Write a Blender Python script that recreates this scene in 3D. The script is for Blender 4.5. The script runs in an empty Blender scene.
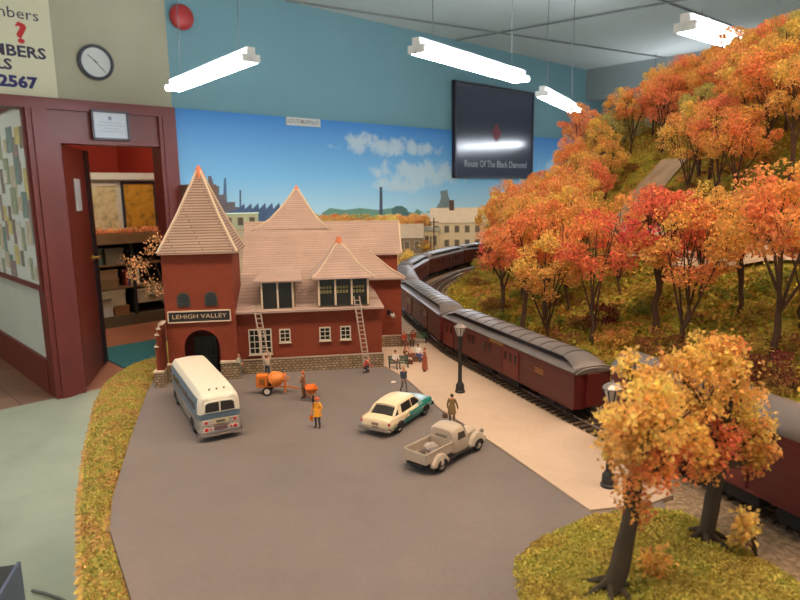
import bpy, bmesh, math, random
import numpy as np
from mathutils import Vector, Matrix, Euler, noise
random.seed(7); rng = np.random.RandomState(11)
S = bpy.context.scene; COL = S.collection
ZL = 1.38            # height of the railway's ground level above the room floor
EYE = 0.17           # camera above the railway's ground level
HO = 1/87.0
PI = math.pi
# ------------------------------------------------------------------ camera
F = 630.0
PITCH = math.atan(110/F); ROLL = math.atan(.015)
_fw = Vector((0, math.cos(PITCH), -math.sin(PITCH))); _u0 = Vector((0, math.sin(PITCH), math.cos(PITCH))); _r0 = Vector((1, 0, 0))
_rt = math.cos(ROLL)*_r0 - math.sin(ROLL)*_u0; _up = math.sin(ROLL)*_r0 + math.cos(ROLL)*_u0
def ray(x, y): return _fw + _rt*((x-400)/F) + _up*((300-y)/F)
CAMP = Vector((0, 0, ZL+EYE))
def G(x, y, z=0.0):
    """point at height z above the railway's ground where the sight line of a photo point meets it"""
    d = ray(x, y); return CAMP + d*((z-EYE)/d.z)
def GF(x, y, z=0.0):
    d = ray(x, y); return CAMP + d*((z-ZL-EYE)/d.z)
cam = bpy.data.cameras.new('camera'); cam.lens = 36*F/800; cam.sensor_width = 36; cam.clip_start = .01; cam.clip_end = 60
cam.dof.use_dof = True; cam.dof.focus_distance = .60; cam.dof.aperture_fstop = 22
co = bpy.data.objects.new('camera', cam); COL.objects.link(co); S.camera = co
M = Matrix((( _rt.x, _up.x, -_fw.x, CAMP.x), (_rt.y, _up.y, -_fw.y, CAMP.y), (_rt.z, _up.z, -_fw.z, CAMP.z), (0,0,0,1)))
co.matrix_world = M
# ------------------------------------------------------------------ materials
def lin(c):
    return tuple(((v/255)/12.92 if v/255 <= .04045 else ((v/255+.055)/1.055)**2.4) for v in c) + (1,)
MATS = {}
class NT:
    def __init__(s, m): s.t = m.node_tree; s.n = s.t.nodes; s.l = s.t.links; s.b = s.n.get('Principled BSDF')
    def new(s, ty, **k):
        n = s.n.new(ty)
        for a, v in k.items(): setattr(n, a, v)
        return n
    def mix(s, fac, a, b, bt='MIX'):
        n = s.new('ShaderNodeMix', data_type='RGBA', blend_type=bt)
        for i, v in ((0, fac), (6, a), (7, b)):
            if hasattr(v, 'links'): s.l.new(v, n.inputs[i])
            elif isinstance(v, tuple): n.inputs[i].default_value = v
            else: n.inputs[i].default_value = v
        return n.outputs[2]
    def noise(s, scale, detail=4, rough=.6, coord='Object', vec=None):
        n = s.new('ShaderNodeTexNoise'); n.inputs['Scale'].default_value = scale; n.inputs['Detail'].default_value = detail; n.inputs['Roughness'].default_value = rough
        if vec is None: vec = s.new('ShaderNodeTexCoord').outputs[coord]
        s.l.new(vec, n.inputs['Vector']); return n.outputs['Fac']
    def ramp(s, fac, stops, interp='LINEAR'):
        n = s.new('ShaderNodeValToRGB'); s.l.new(fac, n.inputs[0]); cr = n.color_ramp; cr.interpolation = interp
        while len(cr.elements) < len(stops): cr.elements.new(.5)
        for e, (p, c) in zip(cr.elements, stops): e.position = p; e.color = c
        return n.outputs[0]
    def math(s, op, a, b=0., c=None):
        n = s.new('ShaderNodeMath', operation=op)
        for i, v in enumerate((a, b) if c is None else (a, b, c)):
            if hasattr(v, 'links'): s.l.new(v, n.inputs[i])
            else: n.inputs[i].default_value = v
        return n.outputs[0]
    def bump(s, h, strength=.3, dist=.001):
        n = s.new('ShaderNodeBump'); n.inputs['Strength'].default_value = strength; n.inputs['Distance'].default_value = dist
        s.l.new(h, n.inputs['Height']); s.l.new(n.outputs[0], s.b.inputs['Normal'])
    def base(s, c): s.l.new(c, s.b.inputs['Base Color'])
def mat(name, c, rough=.6, metal=0., var=.0, vs=60., bump=0., emit=0., alpha=1., spec=None, trans=0.):
    if name in MATS: return MATS[name]
    m = bpy.data.materials.new(name); m.use_nodes = True; t = NT(m); MATS[name] = m
    cl = lin(c); t.b.inputs['Base Color'].default_value = cl
    t.b.inputs['Roughness'].default_value = rough; t.b.inputs['Metallic'].default_value = metal
    if spec is not None: t.b.inputs['Specular IOR Level'].default_value = spec
    if alpha < 1: t.b.inputs['Alpha'].default_value = alpha
    if trans: t.b.inputs['Transmission Weight'].default_value = trans
    if var or bump:
        nz = t.noise(vs, 5)
        if var: t.base(t.ramp(nz, [(.3, tuple(v*(1-var) for v in cl[:3])+(1,)), (.7, tuple(min(1, v*(1+var)) for v in cl[:3])+(1,))]))
        if bump: t.bump(nz, bump, .02/vs*3)
    if emit:
        t.b.inputs['Emission Color'].default_value = cl; t.b.inputs['Emission Strength'].default_value = emit
    return m
def brick_mat(name, c1, c2, mortar, bw, bh, ms=.02, bump=.3, rough=.8, off=.5, var=.15, vs=40):
    if name in MATS: return MATS[name]
    m = bpy.data.materials.new(name); m.use_nodes = True; t = NT(m); MATS[name] = m
    tc = t.new('ShaderNodeTexCoord'); sp = t.new('ShaderNodeSeparateXYZ'); t.l.new(tc.outputs['Object'], sp.inputs[0])
    cb = t.new('ShaderNodeCombineXYZ'); t.l.new(t.math('ADD', sp.outputs[0], sp.outputs[1]), cb.inputs[0]); t.l.new(sp.outputs[2], cb.inputs[1])
    b = t.new('ShaderNodeTexBrick'); t.l.new(cb.outputs[0], b.inputs['Vector'])
    b.inputs['Color1'].default_value = lin(c1); b.inputs['Color2'].default_value = lin(c2); b.inputs['Mortar'].default_value = lin(mortar)
    b.inputs['Scale'].default_value = 1; b.inputs['Brick Width'].default_value = bw; b.inputs['Row Height'].default_value = bh
    b.inputs['Mortar Size'].default_value = ms*bh; b.offset = off; b.inputs['Bias'].default_value = 0
    nz = t.noise(vs, 4)
    t.base(t.mix(1., b.outputs['Color'], t.ramp(nz, [(.3, (1-var,)*3+(1,)), (.7, (1+var,)*3+(1,))]), 'MULTIPLY'))
    t.b.inputs['Roughness'].default_value = rough
    inv = t.math('SUBTRACT', 1., b.outputs['Fac']); t.bump(inv, bump, bh*.4)
    return m
def ground_mat(name, stops, scale, bump=.4, bd=.002, rough=.95, scale2=None, detail=8, k2=(.62,1.25)):
    if name in MATS: return MATS[name]
    m = bpy.data.materials.new(name); m.use_nodes = True; t = NT(m); MATS[name] = m
    n1 = t.noise(scale, detail, .65); c = t.ramp(n1, [(p, lin(k)) for p, k in stops]); 
    if scale2:
        n2 = t.noise(scale2, 3, .6); c = t.mix(1., c, t.ramp(n2, [(.3, (k2[0],)*3+(1,)), (.7, (k2[1],)*3+(1,))]), 'MULTIPLY'); t.bump(n2, bump, bd)
    else: t.bump(n1, bump, bd)
    t.base(c); t.b.inputs['Roughness'].default_value = rough; t.b.inputs['Specular IOR Level'].default_value = .2
    return m
# ------------------------------------------------------------------ object helpers
class MB:
    """collects shapes and links them as ONE mesh object"""
    def __init__(s): s.v = []; s.f = []; s.m = []
    def add(s, vs, fs, mi=0):
        o = len(s.v); s.v += [tuple(v) for v in vs]; s.f += [tuple(i+o for i in f) for f in fs]; s.m += [mi]*len(fs); return s
    def box(s, c, d, mi=0, R=None):
        hx, hy, hz = d[0]/2, d[1]/2, d[2]/2
        vs = [Vector((x, y, z)) for x in (-hx, hx) for y in (-hy, hy) for z in (-hz, hz)]
        if R is not None: vs = [R @ v for v in vs]
        vs = [v+Vector(c) for v in vs]
        return s.add(vs, [(0,1,3,2),(4,6,7,5),(0,4,5,1),(2,3,7,6),(0,2,6,4),(1,5,7,3)], mi)
    def b2(s, a, b, mi=0):
        return s.box([(a[i]+b[i])/2 for i in range(3)], [abs(b[i]-a[i]) for i in range(3)], mi)
    def bar(s, p, q, w, h=None, mi=0):
        p, q = Vector(p), Vector(q); d = q-p; h = h or w
        up = Vector((0,0,1)) if abs(d.normalized().z) < .95 else Vector((1,0,0))
        x = d.cross(up).normalized(); y = x.cross(d).normalized()
        vs = [e+x*(i*w/2)+y*(j*h/2) for e in (p, q) for i, j in ((-1,-1),(1,-1),(1,1),(-1,1))]
        return s.add(vs, [(3,2,1,0),(4,5,6,7),(0,1,5,4),(1,2,6,5),(2,3,7,6),(3,0,4,7)], mi)
    def tube(s, pts, rad, n=8, mi=0, caps=True):
        pts = [Vector(p) for p in pts]
        if not hasattr(rad, '__len__'): rad = [rad]*len(pts)
        vs = []; ref = None
        for i, p in enumerate(pts):
            d = (pts[min(i+1, len(pts)-1)]-pts[max(i-1, 0)]).normalized()
            if ref is None: ref = Vector((0,0,1)) if abs(d.z) < .9 else Vector((1,0,0))
            x = d.cross(ref).normalized(); y = d.cross(x).normalized(); ref = -y if ref.dot(-y) > 0 else y
            ref = x.cross(d).normalized()
            for k in range(n):
                a = 2*PI*k/n; vs.append(p+(x*math.cos(a)+ref*math.sin(a))*rad[i])
        fs = [(i*n+k, i*n+(k+1)%n, (i+1)*n+(k+1)%n, (i+1)*n+k) for i in range(len(pts)-1) for k in range(n)]
        if caps: fs += [tuple(range(n))[::-1], tuple(range((len(pts)-1)*n, len(pts)*n))]
        return s.add(vs, fs, mi)
    def cyl(s, p, q, r, n=16, mi=0): return s.tube([p, q], r, n, mi)
    def lathe(s, c, prof, n=16, mi=0, axis='z'):
        vs = []
        for r, z in prof:
            for k in range(n):
                a = 2*PI*k/n; x, y = r*math.cos(a), r*math.sin(a)
                vs.append((c[0]+x, c[1]+y, c[2]+z) if axis == 'z' else ((c[0]+x, c[1]+z, c[2]+y) if axis == 'y' else (c[0]+z, c[1]+x, c[2]+y)))
        L = len(prof); fs = [(i*n+k, i*n+(k+1)%n, (i+1)*n+(k+1)%n, (i+1)*n+k) for i in range(L-1) for k in range(n)]
        fs += [tuple(range(n))[::-1], tuple(range((L-1)*n, L*n))]
        return s.add(vs, fs, mi)
    def ball(s, c, r, n=10, mi=0):
        if not hasattr(r, '__len__'): r = (r, r, r)
        vs = []; h = n//2+1
        for i in range(h+1):
            t = PI*i/h
            for k in range(n):
                a = 2*PI*k/n; st = max(math.sin(t), .02); vs.append((c[0]+r[0]*st*math.cos(a), c[1]+r[1]*st*math.sin(a), c[2]+r[2]*math.cos(t)))
        fs = [(i*n+k, (i+1)*n+k, (i+1)*n+(k+1)%n, i*n+(k+1)%n) for i in range(h) for k in range(n)]
        fs += [tuple(range(n)), tuple(range(h*n, (h+1)*n))[::-1]]
        return s.add(vs, fs, mi)
    def prism(s, poly, off, mi=0, mis=None):
        """poly: 3-D points of one face; off: vector to the opposite face"""
        n = len(poly); off = Vector(off); vs = [Vector(p) for p in poly]+[Vector(p)+off for p in poly]
        return s.add(vs, [tuple(range(n))[::-1], tuple(range(n, 2*n))]+[(i, (i+1)%n, (i+1)%n+n, i+n) for i in range(n)], mi)
    def hull(s, secs, mf=None, mi=0):
        """secs: (x, [(y,z)...]) half outlines from bottom centre to top centre, mirrored"""
        rings = []
        for x, hp in secs:
            r = [(x, y, z) for y, z in hp]+[(x, -y, z) for y, z in hp[::-1] if abs(y) > 1e-6]; rings.append(r)
        n = len(rings[0]); vs = [p for r in rings for p in r]; fs = []
        for i in range(len(rings)-1):
            for k in range(n): fs.append((i*n+k, (i+1)*n+k, (i+1)*n+(k+1)%n, i*n+(k+1)%n))
        fs += [tuple(range(n)), tuple(range((len(rings)-1)*n, len(rings)*n))[::-1]]
        o = len(s.v); s.add(vs, fs, mi)
        if mf:
            for j in range(len(fs)):
                idx = len(s.f)-len(fs)+j; ps = [Vector(s.v[i]) for i in s.f[idx]]
                c = sum(ps, Vector())/len(ps); s.m[idx] = mf(c)
        return s
    def build(s, name, mats, parent=None, smooth=False, loc=None, rz=0., bevel=0.):
        me = bpy.data.meshes.new(name); me.from_pydata(s.v, [], s.f); 
        if not isinstance(mats, (list, tuple)): mats = [mats]
        for m in mats: me.materials.append(m)
        me.polygons.foreach_set('material_index', s.m); me.update()
        bm = bmesh.new(); bm.from_mesh(me); bmesh.ops.recalc_face_normals(bm, faces=bm.faces); bm.to_mesh(me); bm.free()
        if smooth:
            me.polygons.foreach_set('use_smooth', [True]*len(me.polygons))
            me.set_sharp_from_angle(angle=math.radians(40))
        o = bpy.data.objects.new(name, me); COL.objects.link(o)
        if parent: o.parent = parent
        if loc is not None: o.location = loc
        o.rotation_euler.z = rz
        if bevel:
            b = o.modifiers.new('bevel', 'BEVEL'); b.width = bevel; b.segments = 2; b.limit_method = 'ANGLE'
        return o
def thing(name, label, cat, loc=(0,0,0), rz=0., scale=1., group=None):
    o = bpy.data.objects.new(name, None); COL.objects.link(o); o.location = loc; o.rotation_euler = (0,0,rz); o.scale = (scale,)*3
    o.empty_display_size = .02; o['label'] = label; o['category'] = cat
    if group: o['group'] = group
    return o
def tag(o, label, cat, group=None, kind=None):
    o['label'] = label; o['category'] = cat
    if group: o['group'] = group
    if kind: o['kind'] = kind
    return o
def struct(o): o['kind'] = 'structure'; return o
def dup(o, parent=None):
    c = o.copy(); COL.objects.link(c)
    if parent is not None: c.parent = parent
    for ch in list(o.children): dup(ch, c)
    return c
def text(s, size, name, material, parent, loc, rot, align='CENTER', ext=.0004, font_w=1., bold=0.):
    cu = bpy.data.curves.new(name, 'FONT'); cu.body = s; cu.size = size; cu.align_x = align; cu.align_y = 'CENTER'; cu.extrude = ext; cu.offset = bold; cu.resolution_u = 2
    t = bpy.data.objects.new(name, cu); COL.objects.link(t)
    dg = bpy.context.evaluated_depsgraph_get(); me = bpy.data.meshes.new_from_object(t.evaluated_get(dg)); bpy.data.objects.remove(t)
    me.materials.clear(); me.materials.append(material)
    o = bpy.data.objects.new(name, me); COL.objects.link(o); o.parent = parent; o.location = loc; o.rotation_euler = rot; o.scale = (font_w, 1, 1)
    return o
def xy(p, z=0.): return (p[0], p[1], z)
def flecks(name, centers, size, m, seed=1, tall=1., parent=None, patch=0.):
    """many small folded flecks as one mesh; centers: (n,3)"""
    r = np.random.RandomState(seed); C = np.asarray(centers, float); n = len(C)
    a = r.normal(size=(n,3)); a /= np.linalg.norm(a, axis=1)[:,None]; b = r.normal(size=(n,3)); b -= (a*b).sum(1)[:,None]*a; b /= np.linalg.norm(b, axis=1)[:,None]
    c = np.cross(a, b); s = size*r.uniform(.55, 1.25, (n,1))
    V = np.stack([C+a*s*.6, C+b*s*.45+c*s*.2, C-a*s*.6, C-b*s*.45+c*s*.2], 1).reshape(-1,3)
    me = bpy.data.meshes.new(name); i = np.arange(n)*4
    Fc = np.stack([i,i+1,i+2,i,i+2,i+3],1).reshape(-1)
    me.vertices.add(4*n); me.vertices.foreach_set('co', V.reshape(-1)); me.loops.add(6*n); me.loops.foreach_set('vertex_index', Fc)
    me.polygons.add(2*n); me.polygons.foreach_set('loop_start', np.arange(2*n)*3); me.update(calc_edges=True); me.validate()
    at = me.attributes.new('v', 'FLOAT', 'FACE'); vv = r.rand(n)
    if patch: vv = np.clip(.42*vv+.58*np.array([.5+.9*noise.noise(Vector((p[0]*patch, p[1]*patch, 0))) for p in C]), 0, 1)
    at.data.foreach_set('value', np.repeat(vv, 2))
    me.materials.append(m); o = bpy.data.objects.new(name, me); COL.objects.link(o)
    if parent: o.parent = parent
    return o, me
def leaf_mat(name):
    m = bpy.data.materials.new(name); m.use_nodes = True; t = NT(m)
    oi = t.new('ShaderNodeObjectInfo'); a = t.new('ShaderNodeAttribute', attribute_name='v'); c = t.new('ShaderNodeAttribute', attribute_name='c')
    h = t.new('ShaderNodeHueSaturation'); t.l.new(oi.outputs['Color'], h.inputs['Color'])
    t.l.new(t.math('ADD', .486, t.math('MULTIPLY', c.outputs['Fac'], .052)), h.inputs['Hue'])
    t.l.new(t.math('ADD', .86, t.math('MULTIPLY', a.outputs['Fac'], .7)), h.inputs['Value']); h.inputs['Saturation'].default_value = .90
    t.base(h.outputs[0]); t.b.inputs['Roughness'].default_value = .8; t.b.inputs['Specular IOR Level'].default_value = .2
    tr = t.new('ShaderNodeBsdfTranslucent'); t.l.new(h.outputs[0], tr.inputs['Color']); mx = t.new('ShaderNodeMixShader'); mx.inputs[0].default_value = .42
    out = t.n.get('Material Output'); t.l.new(t.b.outputs[0], mx.inputs[1]); t.l.new(tr.outputs[0], mx.inputs[2]); t.l.new(mx.outputs[0], out.inputs['Surface']); return m
LEAF = leaf_mat('autumn foliage foam')
# =================================================================== THE ROOM
AZ = math.radians(46.4); WA = Vector((math.sin(AZ), math.cos(AZ), 0)); WB = Vector((-WA.y, WA.x, 0)); Q0 = Vector((-2.634, 4.737, 0))
RZ_A = math.atan2(WA.y, WA.x)     # rotation of wall-local frame: x along wall, y into the back rooms
def WP(t, b, z): return Q0+WA*t+WB*b+Vector((0,0,z))
CEIL = 3.30
paint_cream = mat('cream wall paint', (164,158,134), .8, var=.05, vs=2)
paint_teal = mat('teal wall paint', (108,146,154), .75, var=.04, vs=1.5)
paint_grey = mat('grey green wall paint', (136,144,144), .8, var=.06, vs=1.5)
maroon = mat('maroon woodwork', (106,34,22), .45, var=.1, vs=5)
maroon_d = mat('maroon door', (104,42,28), .45, var=.1, vs=5)
def room(name, mb, m, loc=None): 
    o = mb.build(name, m); o.location = Q0; o.rotation_euler.z = RZ_A; return struct(o)
def floor_mat(name, a, b, tile=0., mort=(80,70,60)):
    m = bpy.data.materials.new(name); m.use_nodes = True; t = NT(m); n = t.noise(1.7, 6, .6); c = t.ramp(n, [(.3, lin(a)), (.7, lin(b))])
    if tile:
        br = t.new('ShaderNodeTexBrick'); t.l.new(t.new('ShaderNodeTexCoord').outputs['Object'], br.inputs['Vector']); br.offset = 0
        br.inputs['Scale'].default_value = 1; br.inputs['Brick Width'].default_value = tile; br.inputs['Row Height'].default_value = tile; br.inputs['Mortar Size'].default_value = .006
        br.inputs['Color1'].default_value = (1,1,1,1); br.inputs['Color2'].default_value = (.8,.8,.8,1); br.inputs['Mortar'].default_value = (.5,.45,.4,1)
        c = t.mix(1., c, br.outputs['Color'], 'MULTIPLY')
    t.base(c); t.b.inputs['Roughness'].default_value = .5; return m
fl_green = floor_mat('painted concrete floor', (160,162,134), (184,182,152))
fl_tile = floor_mat('terracotta floor', (120,84,62), (146,104,78), .3)
fl_red = floor_mat('red brown floor', (150,92,66), (170,108,80))
room('floor', MB().b2((-5,-9,-.1),(11,0,0)), fl_green)
room('floor', MB().b2((-5,0,-.1),(-.05,5,0)), fl_tile)
room('floor', MB().b2((-.05,0,-.1),(3.5,4.2,0)), fl_red)
room('ceiling', MB().b2((-5,-9,CEIL),(11,5,CEIL+.1)), mat('ceiling paint', (186,188,184), .85, var=.05, vs=1.2))
# wall with the doorway: cream part, then the blue part behind the railway
mb = MB().b2((-5,0,2.25),(1.045,.12,CEIL)); room('wall_left', mb, paint_cream)
room('wall_back', MB().b2((1.045,0,0),(9.6,.12,CEIL)), paint_teal)
room('wall_right', MB().b2((9.6,-9,0),(9.72,.12,CEIL)), paint_grey)
room('wall_corridor', MB().b2((-.05,.12,.0),(.0,4.8,CEIL)), mat('corridor wall', (196,200,184), .8, var=.04, vs=2))
room('wall_corridor_end', MB().b2((-5,4.8,0),(.0,4.9,CEIL)), mat('corridor wall', (196,200,184)))
room('wall_office', MB().b2((0,4.2,0),(3.5,4.3,CEIL)), mat('office red wall', (172,52,34), .7, var=.05, vs=2))
room('wall_office_right', MB().b2((2.1,.12,0),(2.2,4.2,CEIL)), mat('office red wall', (172,52,34)))
room('trim_1', MB().b2((-.068,-.05,0),(.075,.13,2.17)).b2((-.03,-.062,0),(.04,-.05,2.17)), maroon)
room('trim_2', MB().b2((-5,-.05,2.17),(1.045,.13,2.25)), maroon)
room('trim_3', MB().b2((.90,-.05,0),(1.045,.13,2.17)).b2((.93,-.06,0),(1.0,-.05,2.17)), maroon)
room('trim_4', MB().b2((.075,-.02,1.97),(.90,.11,2.17)), maroon_d)
room('trim_5', MB().b2((.075,-.03,0),(.15,.12,1.97)).b2((.15,-.03,1.93),(.90,.12,1.97)), maroon)
room('baseboard_corridor', MB().b2((-.075,.12,0),(-.05,4.8,.28)), mat('maroon woodwork', (0,0,0)))
# the beams / soffit at the far end and conduits on the ceiling
room('trim_6', MB().b2((7.6,-9,2.86),(8.0,0,CEIL)), paint_grey)
for k, (t0, b0, t1, b1) in enumerate(((2.2,-.05,9.5,-1.6),(1.6,-2.2,9.5,-2.6),(4.6,-.02,5.6,-6.))):
    room('trim_%d' % (7+k), MB().cyl((t0,b0,CEIL-.012),(t1,b1,CEIL-.012),.010,8), mat('conduit', (120,122,120), .6))
# door, open into the office
d = thing('door_1', 'maroon door standing open', 'door', tuple(WP(.16,.06,0)), RZ_A+math.radians(61)); del d['label']; del d['category']; d['kind'] = 'structure'
MB().b2((0,-.02,.02),(.80,.02,1.93)).build('door_panel', maroon_d, d)
MB().b2((.73,-.032,.02),(.865,.085,1.93)).build('door_strip', mat('black door strip', (14,15,18), .6), d)  # wide black strip along the door's free side
MB().b2((.28,-.026,1.42),(.46,-.02,1.68)).build('notice', mat('notice paper', (200,196,190), .8), d)
h = MB().cyl((.68,-.02,1.0),(.68,-.07,1.0),.012).cyl((.68,-.065,1.0),(.80,-.065,1.0),.010).lathe((.68,-.03,1.0),[(.028,0),(.028,.01),(.02,.012)],14,0,'y').build('door_handle', mat('brass', (200,170,90), .3, 1.), d, True)
# mural on the blue wall
def mural_mat():
    m = bpy.data.materials.new('painted sky mural'); m.use_nodes = True; t = NT(m)
    tc = t.new('ShaderNodeTexCoord'); sp = t.new('ShaderNodeSeparateXYZ'); t.l.new(tc.outputs['Object'], sp.inputs[0]); X, Z = sp.outputs[0], sp.outputs[2]
    zz = t.math('DIVIDE', t.math('SUBTRACT', Z, 1.36), .9)
    c = t.ramp(zz, [(0, lin((176,206,214))), (.35, lin((128,184,216))), (1., lin((62,128,196)))])
    n = t.noise(5.5, 6, .65)
    def blob(cx, cz, rx, rz):
        a = t.math('POWER', t.math('DIVIDE', t.math('SUBTRACT', X, cx), rx), 2.); b = t.math('POWER', t.math('DIVIDE', t.math('SUBTRACT', Z, cz), rz), 2.)
        return t.math('SUBTRACT', 1., t.math('ADD', a, b))
    k = blob(3.55, 2.03, .75, .10)
    for b in ((3.2,2.07,.4,.08),(4.0,1.73,.75,.15),(3.7,1.62,.5,.10),(7.5,1.8,.9,.2)): k = t.math('MAXIMUM', k, blob(*b))
    f = t.ramp(t.math('ADD', t.math('MULTIPLY', k, .35), t.math('SUBTRACT', t.math('MULTIPLY', n, 1.9), .75)), [(.12, (0,0,0,1)), (.5, (.8,.8,.8,1))])
    c = t.mix(f, c, lin((196,206,206))); t.base(c); t.b.inputs['Roughness'].default_value = .7; return m
mu = thing('mural', 'blue sky mural with painted clouds and a distant factory skyline along the wall', 'mural', tuple(WP(0,0,0)), RZ_A)
MB().b2((1.05,-.012,1.0),(9.55,0,2.253)).build('sky_panel', mural_mat(), mu)
def on_wall(x, y, off=-.012):
    n = WB; o = WP(0, off, 0); d_ = ray(x, y); q = CAMP+d_*(((o-CAMP).dot(n))/d_.dot(n))-Q0; return q.dot(WA), q.z
def painted(name, pts, c, lay):
    P = [(on_wall(*p)[0], -.012-.0015*lay, on_wall(*p)[1]) for p in pts]
    o = MB().prism(P, (0,.0015,0)).build(name, mat('mural paint %d %d %d' % c, c, .8, var=.12, vs=9), mu); return o
painted('painted_smoke_stack', [(222,222),(223,205),(224,178),(226,178),(227,205),(228,222)], (74,96,124), 1)
painted('painted_mill', [(208,232),(208,176),(211,176),(214,186),(219,186),(219,195),(226,194),(226,202),(235,202),(235,207),(243,207),(243,232)], (104,92,92), 2)
painted('painted_smoke_stack', [(239.5,215),(239.5,190),(241,190),(241,215)], (66,84,104), 1)
saw = [(228,232),(228,212)]
for k in range(6): saw += [(238+k*7, 209), (244+k*7, 203.5-.2*k), (245+k*7, 209)]
painted('painted_sawtooth_factory', saw+[(290,209),(290,232)], (72,88,112), 3)
painted('painted_tree_line', [(318,236),(322,213),(330,208),(345,210),(360,208),(378,210),(392,208),(398,206),(405,211),(414,213),(417,209),(424,213),(432,210),(440,211),(455,212),(470,210),(520,208),(520,236)], (104,136,112), 1)
painted('painted_chimney', [(379.2,216),(379.6,187),(382,187),(382.6,216)], (70,72,84), 2)
painted('painted_gas_tank', [(391,217),(392,209),(396,206),(402,206),(407,209),(409,217)], (78,104,96), 2)
painted('painted_coal_breaker', [(432,216),(436,208),(439,203),(441,198),(440,191),(447,190),(448,196),(450,201),(455,209),(459,216)], (120,126,118), 3)
painted('painted_viaduct', [(420,217),(420,213),(440,212),(480,211),(480,216)], (184,190,186), 4)
# clock, fire bell, signs
c = thing('wall_clock', 'round wall clock with pale face and dark rim on the cream wall', 'clock', tuple(WP(.46,0,2.54)), RZ_A)
MB().lathe((0,0,0),[(.13,0),(.13,-.03),(.118,-.038),(.108,-.034),(.108,-.01)],32,0,'y').build('rim', mat('clock rim', (58,58,66), .4), c, True)
MB().lathe((0,0,0),[(.109,-.012),(.109,-.02)],32,0,'y').build('dial', mat('clock dial', (196,198,192), .6), c)
MB().bar((.01,-.023,0),(-.055,-.023,.05),.009,.002).build('hour_hand', mat('black paint', (18,18,20), .5), c)
MB().bar((-.02,-.025,.02),(.065,-.025,-.065),.006,.002).build('minute_hand', mat('black paint', (18,18,20)), c)
bl = thing('fire_bell', 'round red fire alarm bell high on the blue wall', 'alarm bell', tuple(WP(1.17,0,2.98)), RZ_A)
MB().lathe((0,0,0),[(.10,-.02),(.10,-.045),(.085,-.065),(.05,-.078),(.012,-.082)],28,0,'y').build('gong', mat('bell red', (168,44,44), .4), bl, True)
MB().b2((-.05,-.02,-.05),(.05,0,.05)).build('back_box', mat('bell red', (0,0,0)), bl)
cert = thing('certificate_frame', 'framed white certificate hung on the maroon panel over the doorway', 'framed certificate', tuple(WP(.513,-.05,2.075)), RZ_A)
fr = MB()
for a_, b_ in (((-.14,-.02,-.11),(.14,0,-.095)),((-.14,-.02,.095),(.14,0,.11)),((-.14,-.02,-.11),(-.125,0,.11)),((.125,-.02,-.11),(.14,0,.11))): fr.b2(a_, b_)
fr.build('frame', mat('dark frame', (52,38,42), .4), cert)
MB().b2((-.127,-.008,-.097),(.127,0,.097)).build('certificate', mat('certificate paper', (196,200,206), .6), cert)
mb = MB().ball((0,-.01,.055),(.014,.003,.016),8)
for k, w in enumerate((.08,.1,.06,.09)): mb.b2((-w,-.0095,.02-k*.022),(w,-.008,.023-k*.022))
mb.build('print', mat('faded print', (130,136,150), .8), cert)
sg = thing('mural_sign', 'small white strip sign at the top edge of the sky mural', 'sign', tuple(WP(2.355,-.014,2.215)), RZ_A)
MB().b2((-.2,-.012,-.038),(.2,0,.038)).build('board', mat('white sign board', (196,196,190), .6), sg)
text('SOUTH', .055, 'lettering', mat('sign tan ink', (120,104,70), .7), sg, (-.10,-.0128,0), (PI/2,0,0))
text('BUFFALO', .05, 'lettering', mat('sign dark ink', (96,84,86), .7), sg, (.075,-.0128,0), (PI/2,0,0))
fl = thing('railroad_flag_sign', 'large dark glossy panel with pale lettering hung on the wall beside the mural clouds', 'sign', tuple(WP(5.345,-.03,2.257)), RZ_A)
MB().b2((-.795,-.03,-.552),(.795,.015,.552)).build('panel', mat('dark glossy panel', (58,60,76), .16, spec=.7), fl)
fr = MB()
for a_, b_ in (((-.815,-.04,-.57),(.815,.015,-.545)),((-.815,-.04,.545),(.815,.015,.57)),((-.815,-.04,-.57),(-.79,.015,.57)),((.79,-.04,-.57),(.815,.015,.57))): fr.b2(a_, b_)
fr.build('frame', mat('flag frame', (44,36,44), .4), fl)
text('Route Of The Black Diamond', .118, 'lettering', mat('pale lettering', (176,180,186), .6), fl, (.02,-.0312,-.40), (PI/2,0,0), font_w=.92)
MB().prism([(0,-.032,-.12),(.10,-.032,0),(0,-.032,.12),(-.10,-.032,0)],(0,.002,0)).build('diamond_emblem', mat('diamond red', (120,36,44), .6), fl)
# hand painted club sign
hs = thing('club_sign', 'cream hand painted sign with red question mark on the wall over the corridor opening', 'sign', tuple(WP(-.9,-.0,2.77)), RZ_A)
MB().b2((-1.0,-.02,-.515),(1.07,0,.50)).build('board', mat('cream sign board', (200,194,164), .7, var=.04, vs=3), hs)
ink = mat('sign black brush', (52,46,66), .8); rot = (PI/2,0,0)
def on_sign(x, y):
    t_, z_ = on_wall(x, y, -.02); return (t_+.9, -.0205, z_-2.77)
text('New Members', .105, 'lettering', ink, hs, on_sign(39,17), rot, 'RIGHT', font_w=1.12)
text('Want', .105, 'lettering', ink, hs, on_sign(27,-5), rot, 'RIGHT', font_w=1.12)
text('?', .19, 'question_mark', mat('sign red brush', (176,40,40), .8), hs, on_sign(21,34), rot, 'CENTER', font_w=1.3, bold=.006)
text('MEMBERS', .105, 'lettering', ink, hs, on_sign(46,55), rot, 'RIGHT', font_w=1.15, bold=.003)
text('LS', .10, 'lettering', ink, hs, on_sign(12,65), rot, 'RIGHT', font_w=1.12, bold=.003)
text('2567', .105, 'lettering', mat('sign navy brush', (44,40,92), .8), hs, on_sign(37,84), rot, 'RIGHT', font_w=1.15, bold=.005)
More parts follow.
